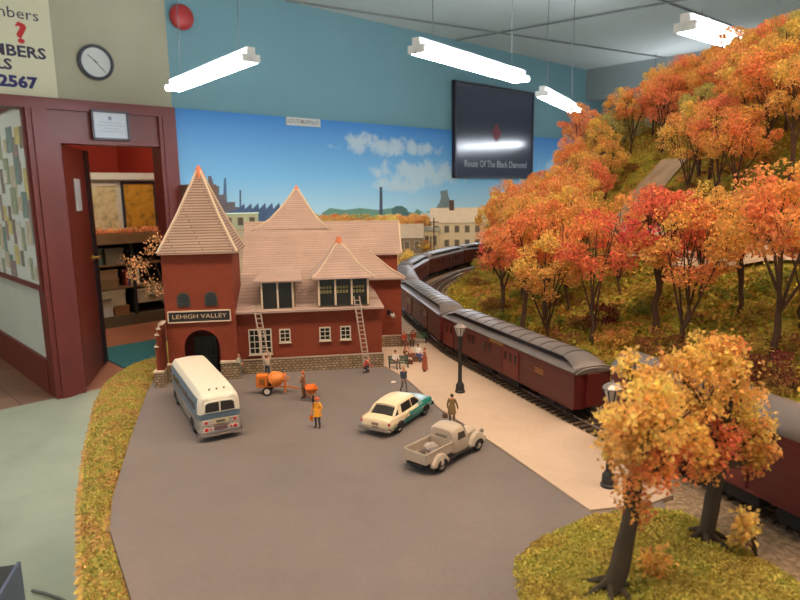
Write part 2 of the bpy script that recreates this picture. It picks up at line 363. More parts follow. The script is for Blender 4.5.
# brown control cabinet beside the frame
kb = thing('control_cabinet', 'small brown wooden cabinet with dark panel beside the maroon door frame', 'cabinet', tuple(WP(1.14,-.13,1.50)), RZ_A)
MB().b2((-.10,-.1,-.12),(.14,.116,.12)).build('body', mat('brown cabinet wood', (110,76,58), .6, var=.1, vs=8), kb)
MB().b2((-.08,-.106,-.07),(-.01,-.1,.0)).build('dark_panel', mat('dark glass', (30,34,48), .3), kb)
# corridor notice board and its papers
nb = thing('notice_board', 'white notice board in a maroon frame on the corridor wall', 'notice board', tuple(WP(-.05,1.0,1.5)), RZ_A)
MB().b2((-.02,-.98,-.62),(0,.9,.69)).build('board', mat('notice board white', (206,210,200), .8), nb)
fr = MB()
for a_, b_ in (((-.035,-1.0,-.66),(0,.92,-.62)),((-.035,-1.02,-.66),(0,-.98,.73)),((-.035,.88,-.66),(0,.92,.73)),((-.035,-1.0,.69),(0,.92,.73))): fr.b2(a_, b_)
fr.build('frame', maroon, nb)
pc = [(188,178,150),(150,158,128),(206,202,190),(128,120,104),(196,182,120),(150,132,124),(120,140,132)]
for k in range(63):
    y0 = -.9+1.7*(k%13)/13+random.uniform(-.05,.05); z0 = -.5+1.15*(k//13)/5+random.uniform(-.06,.08); w, hh = random.uniform(.08,.18), random.uniform(.1,.24)
    cc = pc[k%7]
    p = MB().b2((-.0225-.0008*(k%3),-w/2,-hh/2),(-.0205,w/2,hh/2)).build('pinned_paper', mat('paper %d'%(k%7), cc, .8, var=.25, vs=14), None)
    p.location = WP(-.05,1.0+y0,1.5+z0); p.rotation_euler.z = RZ_A
    tag(p, 'papers and photos pinned over one another on the white notice board', 'paper', 'papers pinned on the notice board')
# office seen through the doorway ---------------------------------------------------
OB = 2.35
sh = thing('storage_counter', 'long brown counter with open shelves below in the room behind the doorway', 'counter', tuple(WP(1.5,OB,0)), RZ_A)
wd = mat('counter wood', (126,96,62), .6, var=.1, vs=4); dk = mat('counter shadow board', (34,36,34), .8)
MB().b2((-.6,-.03,.98),(.6,.6,1.09)).build('worktop', wd, sh)
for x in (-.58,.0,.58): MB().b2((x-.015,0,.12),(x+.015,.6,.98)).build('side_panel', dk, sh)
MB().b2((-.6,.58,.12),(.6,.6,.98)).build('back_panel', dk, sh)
MB().b2((-.6,-.0,.0),(.6,.6,.13)).build('plinth', mat('counter plinth', (96,84,60), .7), sh)
for z in (.45,.72): MB().b2((-.58,.01,z),(.58,.58,z+.02)).build('shelf', wd, sh)
def obox(lbl, t, z, w, hgt, c, name='storage_box', cat='box', grp=None, knob=False):
    b = thing(name, lbl, cat, tuple(WP(1.5+t,OB+.02,z)), RZ_A, group=grp)
    m_ = mat('box %d %d %d' % c, c, .8, var=.06, vs=6)
    MB().b2((-w/2,0,0),(w/2,.35,hgt*.82)).build('body', m_, b)
    MB().b2((-w/2-.006,-.006,hgt*.82),(w/2+.006,.356,hgt)).build('lid', m_, b)
    if knob: MB().b2((-.05,-.012,hgt*.4),(.05,0,hgt*.5)).build('handle', mat('dark print', (90,84,74), .8), b)
obox('green box at the left end of the upper counter shelf', -.42, .74, .16, .2, (70,92,74))
obox('flat brown box on the middle shelf, lower of its stack', -.36, .47, .36, .10, (132,102,64))
obox('flat brown box on the middle shelf, upper of its stack', -.35, .57, .33, .11, (140,110,74))
obox('grey brown box on the upper counter shelf beside the green box', -.2, .74, .2, .19, (112,104,84))
obox('wide cream drawer box on the low shelf of the counter', -.33, .25, .42, .19, (176,164,132), knob=True)
obox('cream box at the right of the low counter shelf', .2, .25, .40, .17, (180,168,138), knob=True)
obox('small white box on the counter plinth', -.36, .131, .17, .115, (196,194,180))
obox('small brown carton on the counter plinth beside the white box', -.17, .131, .17, .11, (150,104,60))
bk = [(150,60,44),(60,70,90),(170,150,110),(84,50,44),(120,120,124),(180,170,150)]
for k in range(6):
    b = MB().b2((-.012,0,0),(.012,.16,.2+.01*(k%3))).build('binder', mat('binder %d'%k, bk[k], .7)); b.location = WP(1.5-.08+.028*k,OB+.03,.471); b.rotation_euler.z = RZ_A
    tag(b, ['rust red','navy','tan','dark maroon','grey','ivory'][k]+' binder standing in the row on the middle counter shelf', 'binder', 'binders on the counter shelf')
for k, (t, w, hh, sty) in enumerate(((1.29,.40,.55,0),(1.73,.42,.60,1))):
    p = thing('framed_picture', ('pale landscape picture in a white frame above the counter', 'autumn landscape picture in a dark frame above the counter')[k], 'picture', tuple(WP(t,OB+.25,1.40)), RZ_A)
    f_ = mat('picture frame %d'%k, ((206,200,184),(44,44,54))[k], .5); fr = MB(); e = .03
    for a_, b_ in (((-w/2,-.02,-hh/2),(w/2,0,-hh/2+e)),((-w/2,-.02,hh/2-e),(w/2,0,hh/2)),((-w/2,-.02,-hh/2),(-w/2+e,0,hh/2)),((w/2-e,-.02,-hh/2),(w/2,0,hh/2))): fr.b2(a_, b_)
    fr.build('frame', f_, p)
    pm = bpy.data.materials.new('landscape print %d'%k); pm.use_nodes = True; t_ = NT(pm); nn = t_.noise(9, 5, .7)
    t_.base(t_.ramp(nn, [(.3, lin(((120,124,110),(84,70,40))[k])), (.48, lin(((206,190,140),(190,140,40))[k])), (.6, lin(((216,206,170),(206,150,50))[k])), (.75, lin(((170,186,190),(130,120,110))[k]))]))
    MB().b2((-w/2+.02,-.012,-hh/2+.02),(w/2-.02,-.002,hh/2-.02)).build('print', pm, p)
room('trim_10', MB().b2((1.0,OB+.25,1.09),(2.1,OB+.30,1.80)), mat('pale partition', (206,206,196), .8))
room('trim_11', MB().b2((1.0,OB+.20,1.72),(2.1,OB+.26,1.80)), mat('pale partition', (206,206,196)))
fp_ = np.array([[rng.uniform(-.58,.55), rng.uniform(.02,.18), 1.105+abs(rng.normal())*.022] for _ in range(900)])
fo, fm_ = flecks('foliage_strip', fp_, .03, LEAF, 9); fo.location = WP(1.5,OB,0); fo.rotation_euler.z = RZ_A; fo.color = lin((226,150,96)); fm_.attributes.new('c','FLOAT','FACE').data.foreach_set('value', np.random.RandomState(4).rand(len(fm_.polygons)))
tag(fo, 'orange and pink foliage lying along the brown counter below the pictures', 'foliage', kind='stuff')
cp = MB().b2((0,0,0),(1.0,.9,.012)).build('rug', mat('teal carpet', (40,104,108), .95, var=.1, vs=20)); cp.location = WP(.62,.45,0); cp.rotation_euler.z = RZ_A
tag(cp, 'teal carpet on the red brown floor inside the doorway', 'rug')
# dark box and cable on the near floor
p = GF(20,563,.42); bx = thing('equipment_case', 'dark grey case with pale edge at the bottom left corner of the floor', 'case', (p.x,p.y,0), math.radians(14))
MB().b2((-.5,-.42,0),(-.012,0,.42)).build('body', mat('charcoal case', (66,62,56), .6, var=.1, vs=5), bx, bevel=.006)
MB().b2((-.012,-.43,.0),(.0,.01,.423)).build('edge_strip', mat('case edge', (112,114,132), .5), bx, bevel=.004)
MB().tube([xy(GF(32,590,.01),.008), xy(GF(45,593,.01),.008), xy(GF(60,598,.01),.008), xy(GF(75,606,.01),.008)], .006, 8).build('floor_cable', mat('grey cable', (110,104,94), .7), None, True)
tag(bpy.data.objects['floor_cable'], 'thin grey cable lying on the painted floor beside the case', 'cable')
# ceiling lights: four in view, one mirrored in the panel, the rest unseen and added for light
tube_m = mat('fluorescent tube', (236,244,255), .4, emit=70.)
tube_w = mat('added warm tube', (255,230,202), .4, emit=35.)
refl = mat('white reflector', (214,214,210), .5)
def light_fix(a, b, lbl, warm=False, z=.70):
    c = Vector(((a[0]+b[0])/2, (a[1]+b[1])/2, ZL+EYE+z)); rz = math.atan2(b[1]-a[1], b[0]-a[0])
    L = thing('hanging_light', lbl, 'ceiling light', c, rz)
    h = .61
    MB().b2((-h,-.022,.02),(h,.022,.058)).build('housing', refl, L)
    for y in (-.038,.038):
        MB().cyl((-h+.02,y,.0),(h-.02,y,.0),.017,12).build('tube', tube_w if warm else tube_m, L, True)
        for x in (-h+.012,h-.012): MB().b2((x-.012,min(0,y)-.012,-.016),(x+.012,max(0,y)+.012,.022)).build('lamp_holder', refl, L)
    for x in (-.45,.45): MB().tube([(x,0,.08),(x+.01,.01,.4),(x,0,CEIL-c.z)],.003,6).build('hanging_wire', mat('hanging wire', (84,88,88), .6), L)
    return L
light_fix((-1.496,4.436),(-.80,3.56),'two tube fluorescent light hanging at the left before the blue wall')
light_fix((.11,3.375),(.82,4.32),'two tube fluorescent light hanging in front of the dark panel')
light_fix((1.07,4.91),(1.68,6.1),'two tube fluorescent light hanging farthest away, small above the autumn trees')
light_fix((1.312,3.0),(2.2,3.75),'two tube fluorescent light at the right, partly behind the tall autumn trees')
light_fix((-.75,.10),(.45,.25),'added warm two tube light over the near end of the railway, unseen above the camera', True, .78)  # unseen fixture added to light the layout warmly
light_fix((.55,.05),(1.35,.95),'added warm two tube light over the wooded hill, outside the view', True, .95)  # unseen fixture added for warm light on the hill side
light_fix((3.88,7.95),(3.44,9.0),'two tube fluorescent light far off behind the wooded hill, mirrored in the dark panel')
light_fix((-3.2,1.4),(-2.4,2.3),'added two tube light over the open painted floor, outside the view', False, 1.1)  # unseen fixture added for more overhead light
# unseen round lamps added to brighten the office and the corridor
ol = thing('added_ceiling_lamp', 'unseen round lamp added to light the room behind the doorway', 'ceiling light', tuple(WP(1.0,1.5,CEIL)), RZ_A)
MB().lathe((0,0,0),[(.16,0),(.16,-.05),(.13,-.09),(.06,-.11)],24).build('lamp_shade', mat('added office glow', (255,240,214), .4, emit=120.), ol, True)
cl = thing('added_ceiling_lamp', 'unseen round lamp added to light the corridor beyond the left opening', 'ceiling light', tuple(WP(-1.2,1.6,CEIL)), RZ_A)  # unseen, added to brighten the corridor
MB().lathe((0,0,0),[(.16,0),(.16,-.05),(.13,-.09),(.06,-.11)],24).build('lamp_shade', mat('added corridor glow', (248,248,240), .4, emit=70.), cl, True)
# =================================================================== THE RAILWAY: ground
def LP(x, y, z=0.): return Vector((x, y, ZL+z))
def poly_slab(name, pts, z0, z1, m):
    o = MB().prism([(p[0], p[1], z0) for p in pts], (0,0,z1-z0)).build(name, m); o.location.z = ZL; return struct(o)
L_edge = [G(80,604), G(78,500), G(84,450), G(95,400), G(106,380), G(120,371), G(140,362), G(157,358)]
wallA = [WP(1.06,-.015,0), WP(9.0,-.015,0)]
bench = [(-.14,-.06)]+[(p.x-.002, p.y) for p in L_edge]+[(-.36,1.1),(-.95,2.9),(-.2,3.25),(.6,3.45),(1.8,3.6),(3.2,2.9),(2.2,-.06)]
scen = ground_mat('tan scenery ground', [(.3,(150,124,86)),(.5,(176,150,112)),(.7,(186,166,130))], 14, scale2=180)
poly_slab('benchwork', bench, -.13, -.0035, scen)
asph = ground_mat('asphalt lot', [(.25,(110,101,99)),(.5,(119,110,107)),(.75,(126,117,113))], 9, .06, .0003, .8, 420, k2=(.95,1.05))
A_pts = [(-.08,-.05), xy(G(132,602)), xy(G(110,530)), xy(G(112,500)), xy(G(130,440)), xy(G(147,392)), xy(G(157,374)), xy(G(250,366)), xy(G(384,358)), xy(G(383,366)), xy(G(407,380)), xy(G(440,410)), xy(G(500,449)), xy(G(590,512)), (.146,.345), (.135,.28), (.12,.1), (.10,-.05)]
poly_slab('parking_lot', A_pts, -.0035, 0, asph)
TR = [(.262,.10),(.238,.20),(.213,.27),(.186,.335),(.160,.39),(.138,.438),(.098,.54),(.0592,.6447),(.036,.75),(.017,.85),(.006,.95),(.008,1.05),(.026,1.14),(.060,1.24),(.110,1.34),(.175,1.43),(.26,1.51),(.40,1.60),(.62,1.70),(.95,1.80)]
def smooth_path(P, n=10):
    out = []
    for i in range(len(P)-1):
        p0, p1, p2, p3 = [Vector(P[max(0, min(len(P)-1, i+k))]) for k in (-1,0,1,2)]
        for j in range(n):
            t = j/n; out.append(.5*((2*p1)+(p2-p0)*t+(2*p0-5*p1+4*p2-p3)*t*t+(3*p1-p0-3*p2+p3)*t**3))
    out.append(Vector(P[-1])); return out
TRK = smooth_path(TR, 8)
def offs(path, d):
    out = []
    for i, p in enumerate(path):
        t = (path[min(i+1, len(path)-1)]-path[max(i-1, 0)]).normalized(); out.append(p+Vector((t.y, -t.x))*d)
    return out
TRK2 = offs(TRK, .047)
plat = ground_mat('platform concrete', [(.3,(182,158,138)),(.5,(191,168,148)),(.7,(198,176,156))], 11, .05, .0003, .75, 420, k2=(.96,1.04))
pe = [p for p in offs(TRK, -.0172) if .36 < p.y < 1.02]
P_pts = [xy(G(384,358))]+[xy(G(383,366)), xy(G(407,380)), xy(G(440,410)), xy(G(500,449)), xy(G(590,512)), xy(G(650,505)), xy(G(672,497))]+[(p.x, p.y) for p in pe]+[(-.03,1.02),(-.03,.70)]
poly_slab('platform', P_pts, -.0035, .0012, plat)
# ballast ribbon, tracks
def ribbon(path, w, z, name, m, th=.004, y0=-9, y1=9):
    a = [p for p in offs(path, -w) ]; b = [p for p in offs(path, w)]
    mb = MB(); n = len(path); vs = [(p.x,p.y,z) for p in a]+[(p.x,p.y,z) for p in b]+[(p.x,p.y,z-th) for p in a]+[(p.x,p.y,z-th) for p in b]
    fs = []
    for i in range(n-1): fs += [(i,i+1,n+i+1,n+i),(i,2*n+i,2*n+i+1,i+1),(n+i,n+i+1,3*n+i+1,3*n+i)]
    mb.add(vs, fs); o = mb.build(name, m); o.location.z = ZL; return o
ball_m = ground_mat('grey brown ballast', [(.3,(104,88,70)),(.5,(146,124,100)),(.7,(180,158,132))], 320, .8, .0015)
mid = offs(TRK, .0235)
struct(ribbon(mid, .042, .0006, 'ballast', ball_m, .0045))
gp = [xy(G(655,506)), xy(G(674,499))]+[(p.x, p.y) for p in offs(TRK, -.017) if p.y < .36][::-1]+[(.26,-.05),(.10,-.05),(.12,.1),(.135,.28)]
poly_slab('gravel_shoulder', gp, -.0034, -.0002, ball_m)
def track(path, lbl, rz=.0006):
    T = thing('model_track', lbl, 'railway track', (path[0].x, path[0].y, ZL)); o0 = Vector((path[0].x, path[0].y))
    rm = mat('rail steel', (138,118,104), .4, .6); tm = mat('dark ties', (84,66,52), .9, var=.2, vs=200)
    for s in (-1, 1):
        c = offs(path, s*.0085); mb = MB()
        mb.tube([(p.x-o0.x, p.y-o0.y, .0040) for p in c], .0009, 4); mb.build('rail', rm, T)
    mb = MB(); acc = 0; last = path[0]
    for i in range(1, len(path)):
        seg = path[i]-path[i-1]; L = seg.length; d = seg.normalized(); n = Vector((d.y, -d.x)); q = 0
        while acc+q < L or q == 0:
            if acc+q >= L: break
            c = path[i-1]+d*(acc+q)-o0; mb.bar((c.x-n.x*.0155, c.y-n.y*.0155, .0018), (c.x+n.x*.0155, c.y+n.y*.0155, .0018), .0028, .002); q += .0068
        acc = acc+q-L
    t = mb.build('ties', tm, T); t['kind'] = 'stuff'
    return T
track(TRK, 'track under the maroon passenger train')
track(TRK2, 'empty track curving beyond the train at the foot of the wooded hill')
# terrain of the hill
P1 = np.array([(p.x, p.y) for p in TRK2]); near_i = int(np.argmax(P1[:,1] > 1.10))
def dist(px, py, A):
    a = A[:-1]; b = A[1:]; ab = b-a; t = ((px-a[:,0])*ab[:,0]+(py-a[:,1])*ab[:,1])/(ab**2).sum(1); t = np.clip(t, 0, 1)
    c = a+ab*t[:,None]; d = np.hypot(px-c[:,0], py-c[:,1]); i = int(d.argmin())
    side = ab[i,0]*(py-a[i,1])-ab[i,1]*(px-a[i,0]); return d[i]*(1 if side < 0 else -1)
def h_s(s): return float(np.interp(s, [0,.03,.10,.30,.42,.55,.75,1.2], [0,0,.014,.090,.195,.275,.335,.40]))
def amp(az): return float(np.interp(az, [2,9,13,17.6,21,25.5,32.4,42], [.6,1.10,1.18,1.13,1.12,1.06,1.10,1.2]))
def terr(x, y):
    sn = dist(x, y, P1[:near_i]); sf = dist(x, y, P1[near_i-1:])
    if y > 1.05 and sf < 0: return -1
    s = min(max(sn, 0), max(2.6*sf, 0) if y > .9 else 9) if sn > -.02 or y > 1.0 else 0
    if y > 1.1: s = max(0, min(s, 2.6*sf))
    az = math.degrees(math.atan2(x, y)); s = max(0, s-.018)
    h = h_s(s)*amp(az)
    nz = noise.noise(Vector((x*9, y*9, 0)))*.012*min(1, s*8)+noise.noise(Vector((x*30, y*30, 3)))*.005*min(1, s*10)
    return h+nz
# hill mesh on a grid running along and away from the second track
st = []; 
hill = MB(); NU, NV = 110, 60
base = [p for p in TRK2]; 
gx = np.linspace(.0, 2.0, 150); gy = np.linspace(.02, 2.3, 170); idx = {}; SG = np.full((150,170), -1.); HG = np.zeros((150,170))
for i, x in enumerate(gx):
    for j, y in enumerate(gy):
        sn = dist(x, y, P1); SG[i,j] = sn
        if sn < .016: continue
        idx[(i,j)] = len(hill.v); HG[i,j] = terr(x, y); hill.v.append((x, y, max(HG[i,j], -.002)+.0005))
for i in range(len(gx)-1):
    for j in range(len(gy)-1):
        k = [(i,j),(i+1,j),(i+1,j+1),(i,j+1)]
        if all(q in idx for q in k): hill.f.append(tuple(idx[q] for q in k)); hill.m.append(0)
moss = ground_mat('mossy forest floor', [(.28,(120,84,44)),(.42,(160,122,58)),(.52,(176,154,64)),(.62,(150,152,58)),(.76,(196,150,70))], 22, .9, .004, 1., 150)
ho = hill.build('hillside', moss, None, True); ho.location.z = ZL; struct(ho)
def hit(px, py):
    d_ = ray(px, py)
    for k in range(200, 3000):
        q = CAMP+d_*(k*.001); z = terr(q.x, q.y)
        if dist(q.x, q.y, P1) > .016 and q.z-ZL <= z: return Vector((q.x, q.y, ZL+z))
    return None
def on_hill(x, y, dz=0.): return Vector((x, y, ZL+terr(x, y)+dz))
# the dirt road winding up the hill
RC = [Vector(p) for p in ((.62,.60),(.48,.65),(.395,.735),(.352,.83),(.346,.92),(.364,1.0),(.388,1.07),(.43,1.12),(.50,1.15))]
RC = smooth_path([(p.x, p.y) for p in RC], 8); ra, rb = offs(RC, -.038), offs(RC, .038)
mb = MB(); n = len(RC)
for k, c in enumerate(RC):
    for t in range(7):
        q = ra[k].lerp(rb[k], t/6); mb.v.append((q.x, q.y, terr(c.x, c.y)*.12+terr(q.x, q.y)*.88+.005))
for k in range(n-1):
    for t in range(6): mb.f.append((k*7+t, k*7+t+1, (k+1)*7+t+1, (k+1)*7+t)); mb.m.append(0)
rd = mb.build('dirt_road', ground_mat('dirt road', [(.3,(166,140,112)),(.7,(196,172,146))], 30, .2, .001), None, True); rd.location.z = ZL; struct(rd)
# foam clumps scattered on ground areas ("stuff")
def clump_mat(name, stops):
    m = bpy.data.materials.new(name); m.use_nodes = True; t = NT(m)
    a = t.new('ShaderNodeAttribute', attribute_name='v'); t.base(t.ramp(a.outputs['Fac'], [(p, lin(c)) for p, c in stops]))
    t.b.inputs['Roughness'].default_value = 1.; t.b.inputs['Specular IOR Level'].default_value = .1; return m
hill_c = clump_mat('hill foam', [(0,(124,86,46)),(.2,(170,124,58)),(.4,(190,164,68)),(.62,(150,154,60)),(.85,(210,170,80)),(1,(196,104,56))])
RA = np.array([(p.x, p.y) for p in RC]); pts = []
def gsamp(A, X, Y):
    fx = (X-gx[0])/(gx[1]-gx[0]); fy = (Y-gy[0])/(gy[1]-gy[0]); i = np.clip(fx.astype(int), 0, 148); j = np.clip(fy.astype(int), 0, 168); u = fx-i; v = fy-j
    return A[i,j]*(1-u)*(1-v)+A[i+1,j]*u*(1-v)+A[i,j+1]*(1-u)*v+A[i+1,j+1]*u*v
X = rng.uniform(.05, 1.25, 260000); Y = rng.uniform(.10, 1.7, 260000)
ok = (np.degrees(np.arctan2(X, Y)) < 44) & (gsamp(SG, X, Y) > .026) & ((rng.rand(len(X)) < .4) | (np.hypot(X, Y) < 1.0)); X = X[ok]; Y = Y[ok]
dr = np.full(len(X), 9.)
for q in RA: dr = np.minimum(dr, np.hypot(X-q[0], Y-q[1]))
X = X[dr > .043][:60000]; Y = Y[dr > .043][:60000]
pts = np.stack([X, Y, gsamp(HG, X, Y)+.0015+np.abs(rng.normal(size=len(X)))*.003], 1)
o, _ = flecks('hill_ground_cover', pts, .0042, hill_c, 3, patch=22); o.location.z = ZL; tag(o, 'mossy yellow green and brown foam ground cover on the hillside under the autumn trees', 'ground cover', kind='stuff')
# bushes and moss mounds on the slope, big soft clumps
# grass strip along the left edge and the grass island at the front right
def heightfield(name, inside, x0, x1, y0, y1, step, hf, m):
    mb = MB(); ix = {}
    nx, ny = int((x1-x0)/step), int((y1-y0)/step)
    for i in range(nx):
        for j in range(ny):
            x, y = x0+i*step, y0+j*step; e = inside(x, y)
            if e < -step: continue
            ix[(i,j)] = len(mb.v); mb.v.append((x, y, hf(x, y, max(e, 0))))
    for i in range(nx-1):
        for j in range(ny-1):
            k = [(i,j),(i+1,j),(i+1,j+1),(i,j+1)]
            if all(q in ix for q in k): mb.f.append(tuple(ix[q] for q in k)); mb.m.append(0)
    o = mb.build(name, m, None, True); o.location.z = ZL; return struct(o)
def poly_dist(poly):
    A = np.array(poly+[poly[0]])
    def f(x, y):
        a = A[:-1]; b = A[1:]; ab = b-a; t = np.clip(((x-a[:,0])*ab[:,0]+(y-a[:,1])*ab[:,1])/(ab**2).sum(1), 0, 1); c = a+ab*t[:,None]
        d = np.hypot(x-c[:,0], y-c[:,1]).min(); ins = False
        for (x1_,y1_),(x2_,y2_) in zip(a, b):
            if (y1_ > y) != (y2_ > y) and x < (x2_-x1_)*(y-y1_)/(y2_-y1_)+x1_: ins = not ins
        return d if ins else -d
    return f
def p2(*a): q = G(*a); return (q.x, q.y)
strip = [(-.135,.02)]+[(p.x, p.y) for p in L_edge]+[(-.34,1.0),(-.20,1.0),p2(215,340),p2(170,366),p2(150,388),p2(130,440),p2(112,500),p2(104,524),p2(112,545),p2(133,600),(-.085,.02)]
fs_ = poly_dist(strip)
grass_m = ground_mat('dry grass mat', [(.3,(150,112,68)),(.45,(182,142,84)),(.55,(184,160,82)),(.68,(146,150,66)),(.8,(176,136,82))], 38, .8, .002, 1., 260)
def strip_h(x, y, e): return -.003+min(e, .012)*.55+.0022*noise.noise(Vector((x*60, y*60, 0)))*min(1, e*150)
heightfield('grass_bank', fs_, -.37, -.05, .02, 1.02, .0035, strip_h, grass_m)
gr_c = clump_mat('grass foam', [(0,(150,110,70)),(.25,(204,160,104)),(.42,(190,178,100)),(.60,(146,156,76)),(.8,(212,188,104)),(1,(184,136,84))])
pts = []
while len(pts) < 38000:
    x, y = rng.uniform(-.34,-.06), rng.uniform(.1, .95)
    e = fs_(x, y)
    if e < .001: continue
    if rng.rand() > 1.2-y: continue
    pts.append((x, y, strip_h(x, y, e)+.0008+abs(rng.normal())*.0008))
o, _ = flecks('grass_tufts', pts, .0013, gr_c, 5, patch=55); o.location.z = ZL; tag(o, 'short dry green and ochre grass on the bank along the left edge of the railway', 'grass', kind='stuff')
isl = [p2(516,604),p2(508,575),p2(512,556),p2(540,535),p2(590,513),p2(650,506),p2(684,510),p2(720,530),p2(760,556),p2(800,580),p2(845,612),(.22,.20),(.16,.16),(.06,.16),(.03,.22)]
fi_ = poly_dist(isl)
def isl_h(x, y, e): return -.002+.010*(1-math.exp(-e/.02))+.0016*noise.noise(Vector((x*70, y*70, 9)))*min(1, e*150)
isl_m = ground_mat('island grass mat', [(.3,(156,130,68)),(.45,(186,166,84)),(.6,(172,172,80)),(.75,(196,164,88))], 45, .8, .002, 1., 300)
heightfield('grass_island', fi_, .02, .25, .15, .41, .003, isl_h, isl_m)
is_c = clump_mat('island foam', [(0,(150,122,66)),(.3,(190,168,84)),(.5,(206,188,96)),(.7,(160,166,74)),(.9,(214,192,100)),(1,(206,140,74))])
pts = []
while len(pts) < 36000:
    x, y = rng.uniform(.02,.25), rng.uniform(.2, .41); e = fi_(x, y)
    if e < .0015: continue
    pts.append((x, y, isl_h(x, y, e)+.0006+abs(rng.normal())*.0007))
o, _ = flecks('grass_tufts', pts, .0012, is_c, 6, patch=45); o.location.z = ZL; tag(o, 'yellow green grass on the raised island under the two front trees', 'grass', kind='stuff')
# =================================================================== TREES
BARK = mat('dark twig bark', (84,58,40), .9, var=.25, vs=60); BARKG = mat('grey trunk bark', (72,60,46), .9, var=.25, vs=60, bump=.5)
def make_tree(seed, nleaf, leaf, trunk_h=.33, trunk_r=.02, spread=.30, stems=5, clumps=46, cr=.10, bark=BARK, lean=0., crown_c=.68, crown_r=(.30,.30,.33)):
    """tree of height 1: trunk mesh and foliage mesh"""
    r = random.Random(seed); R = np.random.RandomState(seed); mb = MB()
    bend = [(r.uniform(-.02,.02)+lean*z, r.uniform(-.02,.02), z) for z in np.linspace(0, trunk_h, 5)]; bend[0] = (0,0,-.02)
    mb.tube(bend, [trunk_r*1.35, trunk_r*1.05, trunk_r, trunk_r*.9, trunk_r*.85], 7); top = Vector(bend[-1])
    cl = []
    for k in range(clumps):
        while True:
            q = Vector((r.uniform(-1,1), r.uniform(-1,1), r.uniform(-1,1)))
            if .25 < q.length < 1: break
        q = q.normalized()*(q.length**.45); w = 1-.25*max(0, q.z)
        cl.append(Vector((top.x+q.x*crown_r[0]*w, top.y+q.y*crown_r[1]*w, crown_c+q.z*crown_r[2]*.92)))
    sb = []
    for k in range(stems):
        a = 2*PI*k/stems+r.uniform(-.4,.4); rr = spread*r.uniform(.35,.8); e = Vector((top.x+rr*math.cos(a), top.y+rr*math.sin(a), crown_c+r.uniform(-.05,.18)))
        z0 = Vector(bend[r.choice((2,3,4,4))]); m1 = z0.lerp(e, .5)+Vector((r.uniform(-.02,.02), r.uniform(-.02,.02), .0))
        mb.tube([z0, m1, e], [trunk_r*.55, trunk_r*.38, trunk_r*.16], 5); sb.append((z0, m1, e))
    for c in cl:
        if c.z < trunk_h*.6: continue
        z0, m1, e = min(sb, key=lambda b: (b[2]-c).length); s_ = m1.lerp(e, r.uniform(.0,.9))
        md = s_.lerp(c, .5)+Vector((0,0,-.015)); mb.tube([s_, md, c], [trunk_r*.2, trunk_r*.13, trunk_r*.07], 4)
    P = []; cc = []; per = nleaf//clumps
    for c in cl:
        n = int(per*r.uniform(.6,1.4)); d = R.normal(size=(n,3)); d /= np.linalg.norm(d, axis=1)[:,None]
        rad = cr*r.uniform(.6,1.15)*R.uniform(.25,1,(n,1))**.5; P.append(np.array(c)+d*rad*np.array([1,1,.75])); cc.append(np.full(n, r.random()))
    P = np.concatenate(P); cc = np.concatenate(cc)
    o, me = flecks('foliage', P, leaf, LEAF, seed); at = me.attributes.new('c', 'FLOAT', 'FACE'); at.data.foreach_set('value', np.repeat(np.clip(cc+R.uniform(-.2,.2,len(cc)),0,1), 2)[:len(me.polygons)])
    tk = mb.build('trunk', bark, None, True); return tk, o
PROTO = [make_tree(20+k, 5600, .0185, crown_c=(.74,.76,.72,.77,.76,.70)[k], cr=.085, trunk_h=(.34,.42,.26,.46,.36,.3)[k], trunk_r=(.016,.022,.013,.02,.016,.014)[k], spread=.32, stems=(5,4,7,4,6,7)[k], crown_r=((.30,.30,.25),(.28,.28,.24),(.33,.33,.28),(.26,.26,.24),(.32,.30,.25),(.25,.25,.30))[k]) for k in range(6)]
def clone_tree(k, loc, H, rz, col, name, label, group=None, wide=1., proto=None):
    t = thing(name, label, 'tree' if 'tree' in name else 'bush', loc, rz, 1., group); t.scale = (H*wide, H*wide, H)
    for s in (proto or PROTO[k]):
        c = s.copy(); COL.objects.link(c); c.parent = t
        c.name = 'trunk' if s.name.startswith('trunk') else 'foliage'
        if c.name.startswith('foliage'): c.color = lin(col)
    return t
CO = dict(red=(214,84,54), redo=(220,112,56), orange=(218,138,56), gold=(218,162,70), yellow=(226,184,88), olive=(180,162,84), pink=(220,126,70), maroon=(124,44,34))
# individually placed trees of the slope: (trunk foot px, py, height m, colour, proto, width, label)
HERO = [
 (592,345,.142,'redo',0,.95,'slim red orange tree at the foot of the slope behind the baggage car, dark trunk'),
 (655,335,.150,'red',1,1.0,'bright red tree with a thick dark trunk on the mossy slope'),
 (684,350,.146,'orange',5,1.1,'orange tree with many thin stems beside the thick dark trunk'),
 (776,366,.170,'orange',4,1.05,'large orange tree with a forked dark trunk at the right of the slope'),
 (738,316,.120,'orange',3,.95,'orange tree on a straight grey trunk higher on the slope'),
 (800,330,.140,'redo',2,.9,'red orange tree cut off by the right edge of the view'),
 (545,322,.150,'orange',0,.9,'orange tree with a slim trunk near the bend of the tracks'),
 (523,300,.150,'gold',1,.85,'golden tree leaning over the empty track'),
 (505,284,.155,'orange',3,.75,'tall orange tree standing second from the left end of the wood'),
 (493,274,.140,'gold',4,.70,'golden tree at the left end of the wood, over the curve'),
 (520,286,.160,'pink',5,.85,'pinkish orange tree among the close trunks at the left end of the wood'),
 (566,312,.155,'gold',2,.85,'golden tree behind the slim red orange one'),
 (618,300,.125,'orange',2,.9,'broad orange tree midway up the slope left of the bright red one'),
 (700,300,.125,'gold',5,.9,'golden brown tree midway up the slope above the thin stems'),
]
placed = []
for (px, py, H, cn, k, w, lb) in HERO:
    q = hit(px, py)
    if q is None: print('no hit', px, py); continue
    clone_tree(k, q-Vector((0,0,.002)), H, random.uniform(0, 6), CO[cn], 'autumn_tree', lb, wide=w); placed.append((q.x, q.y))
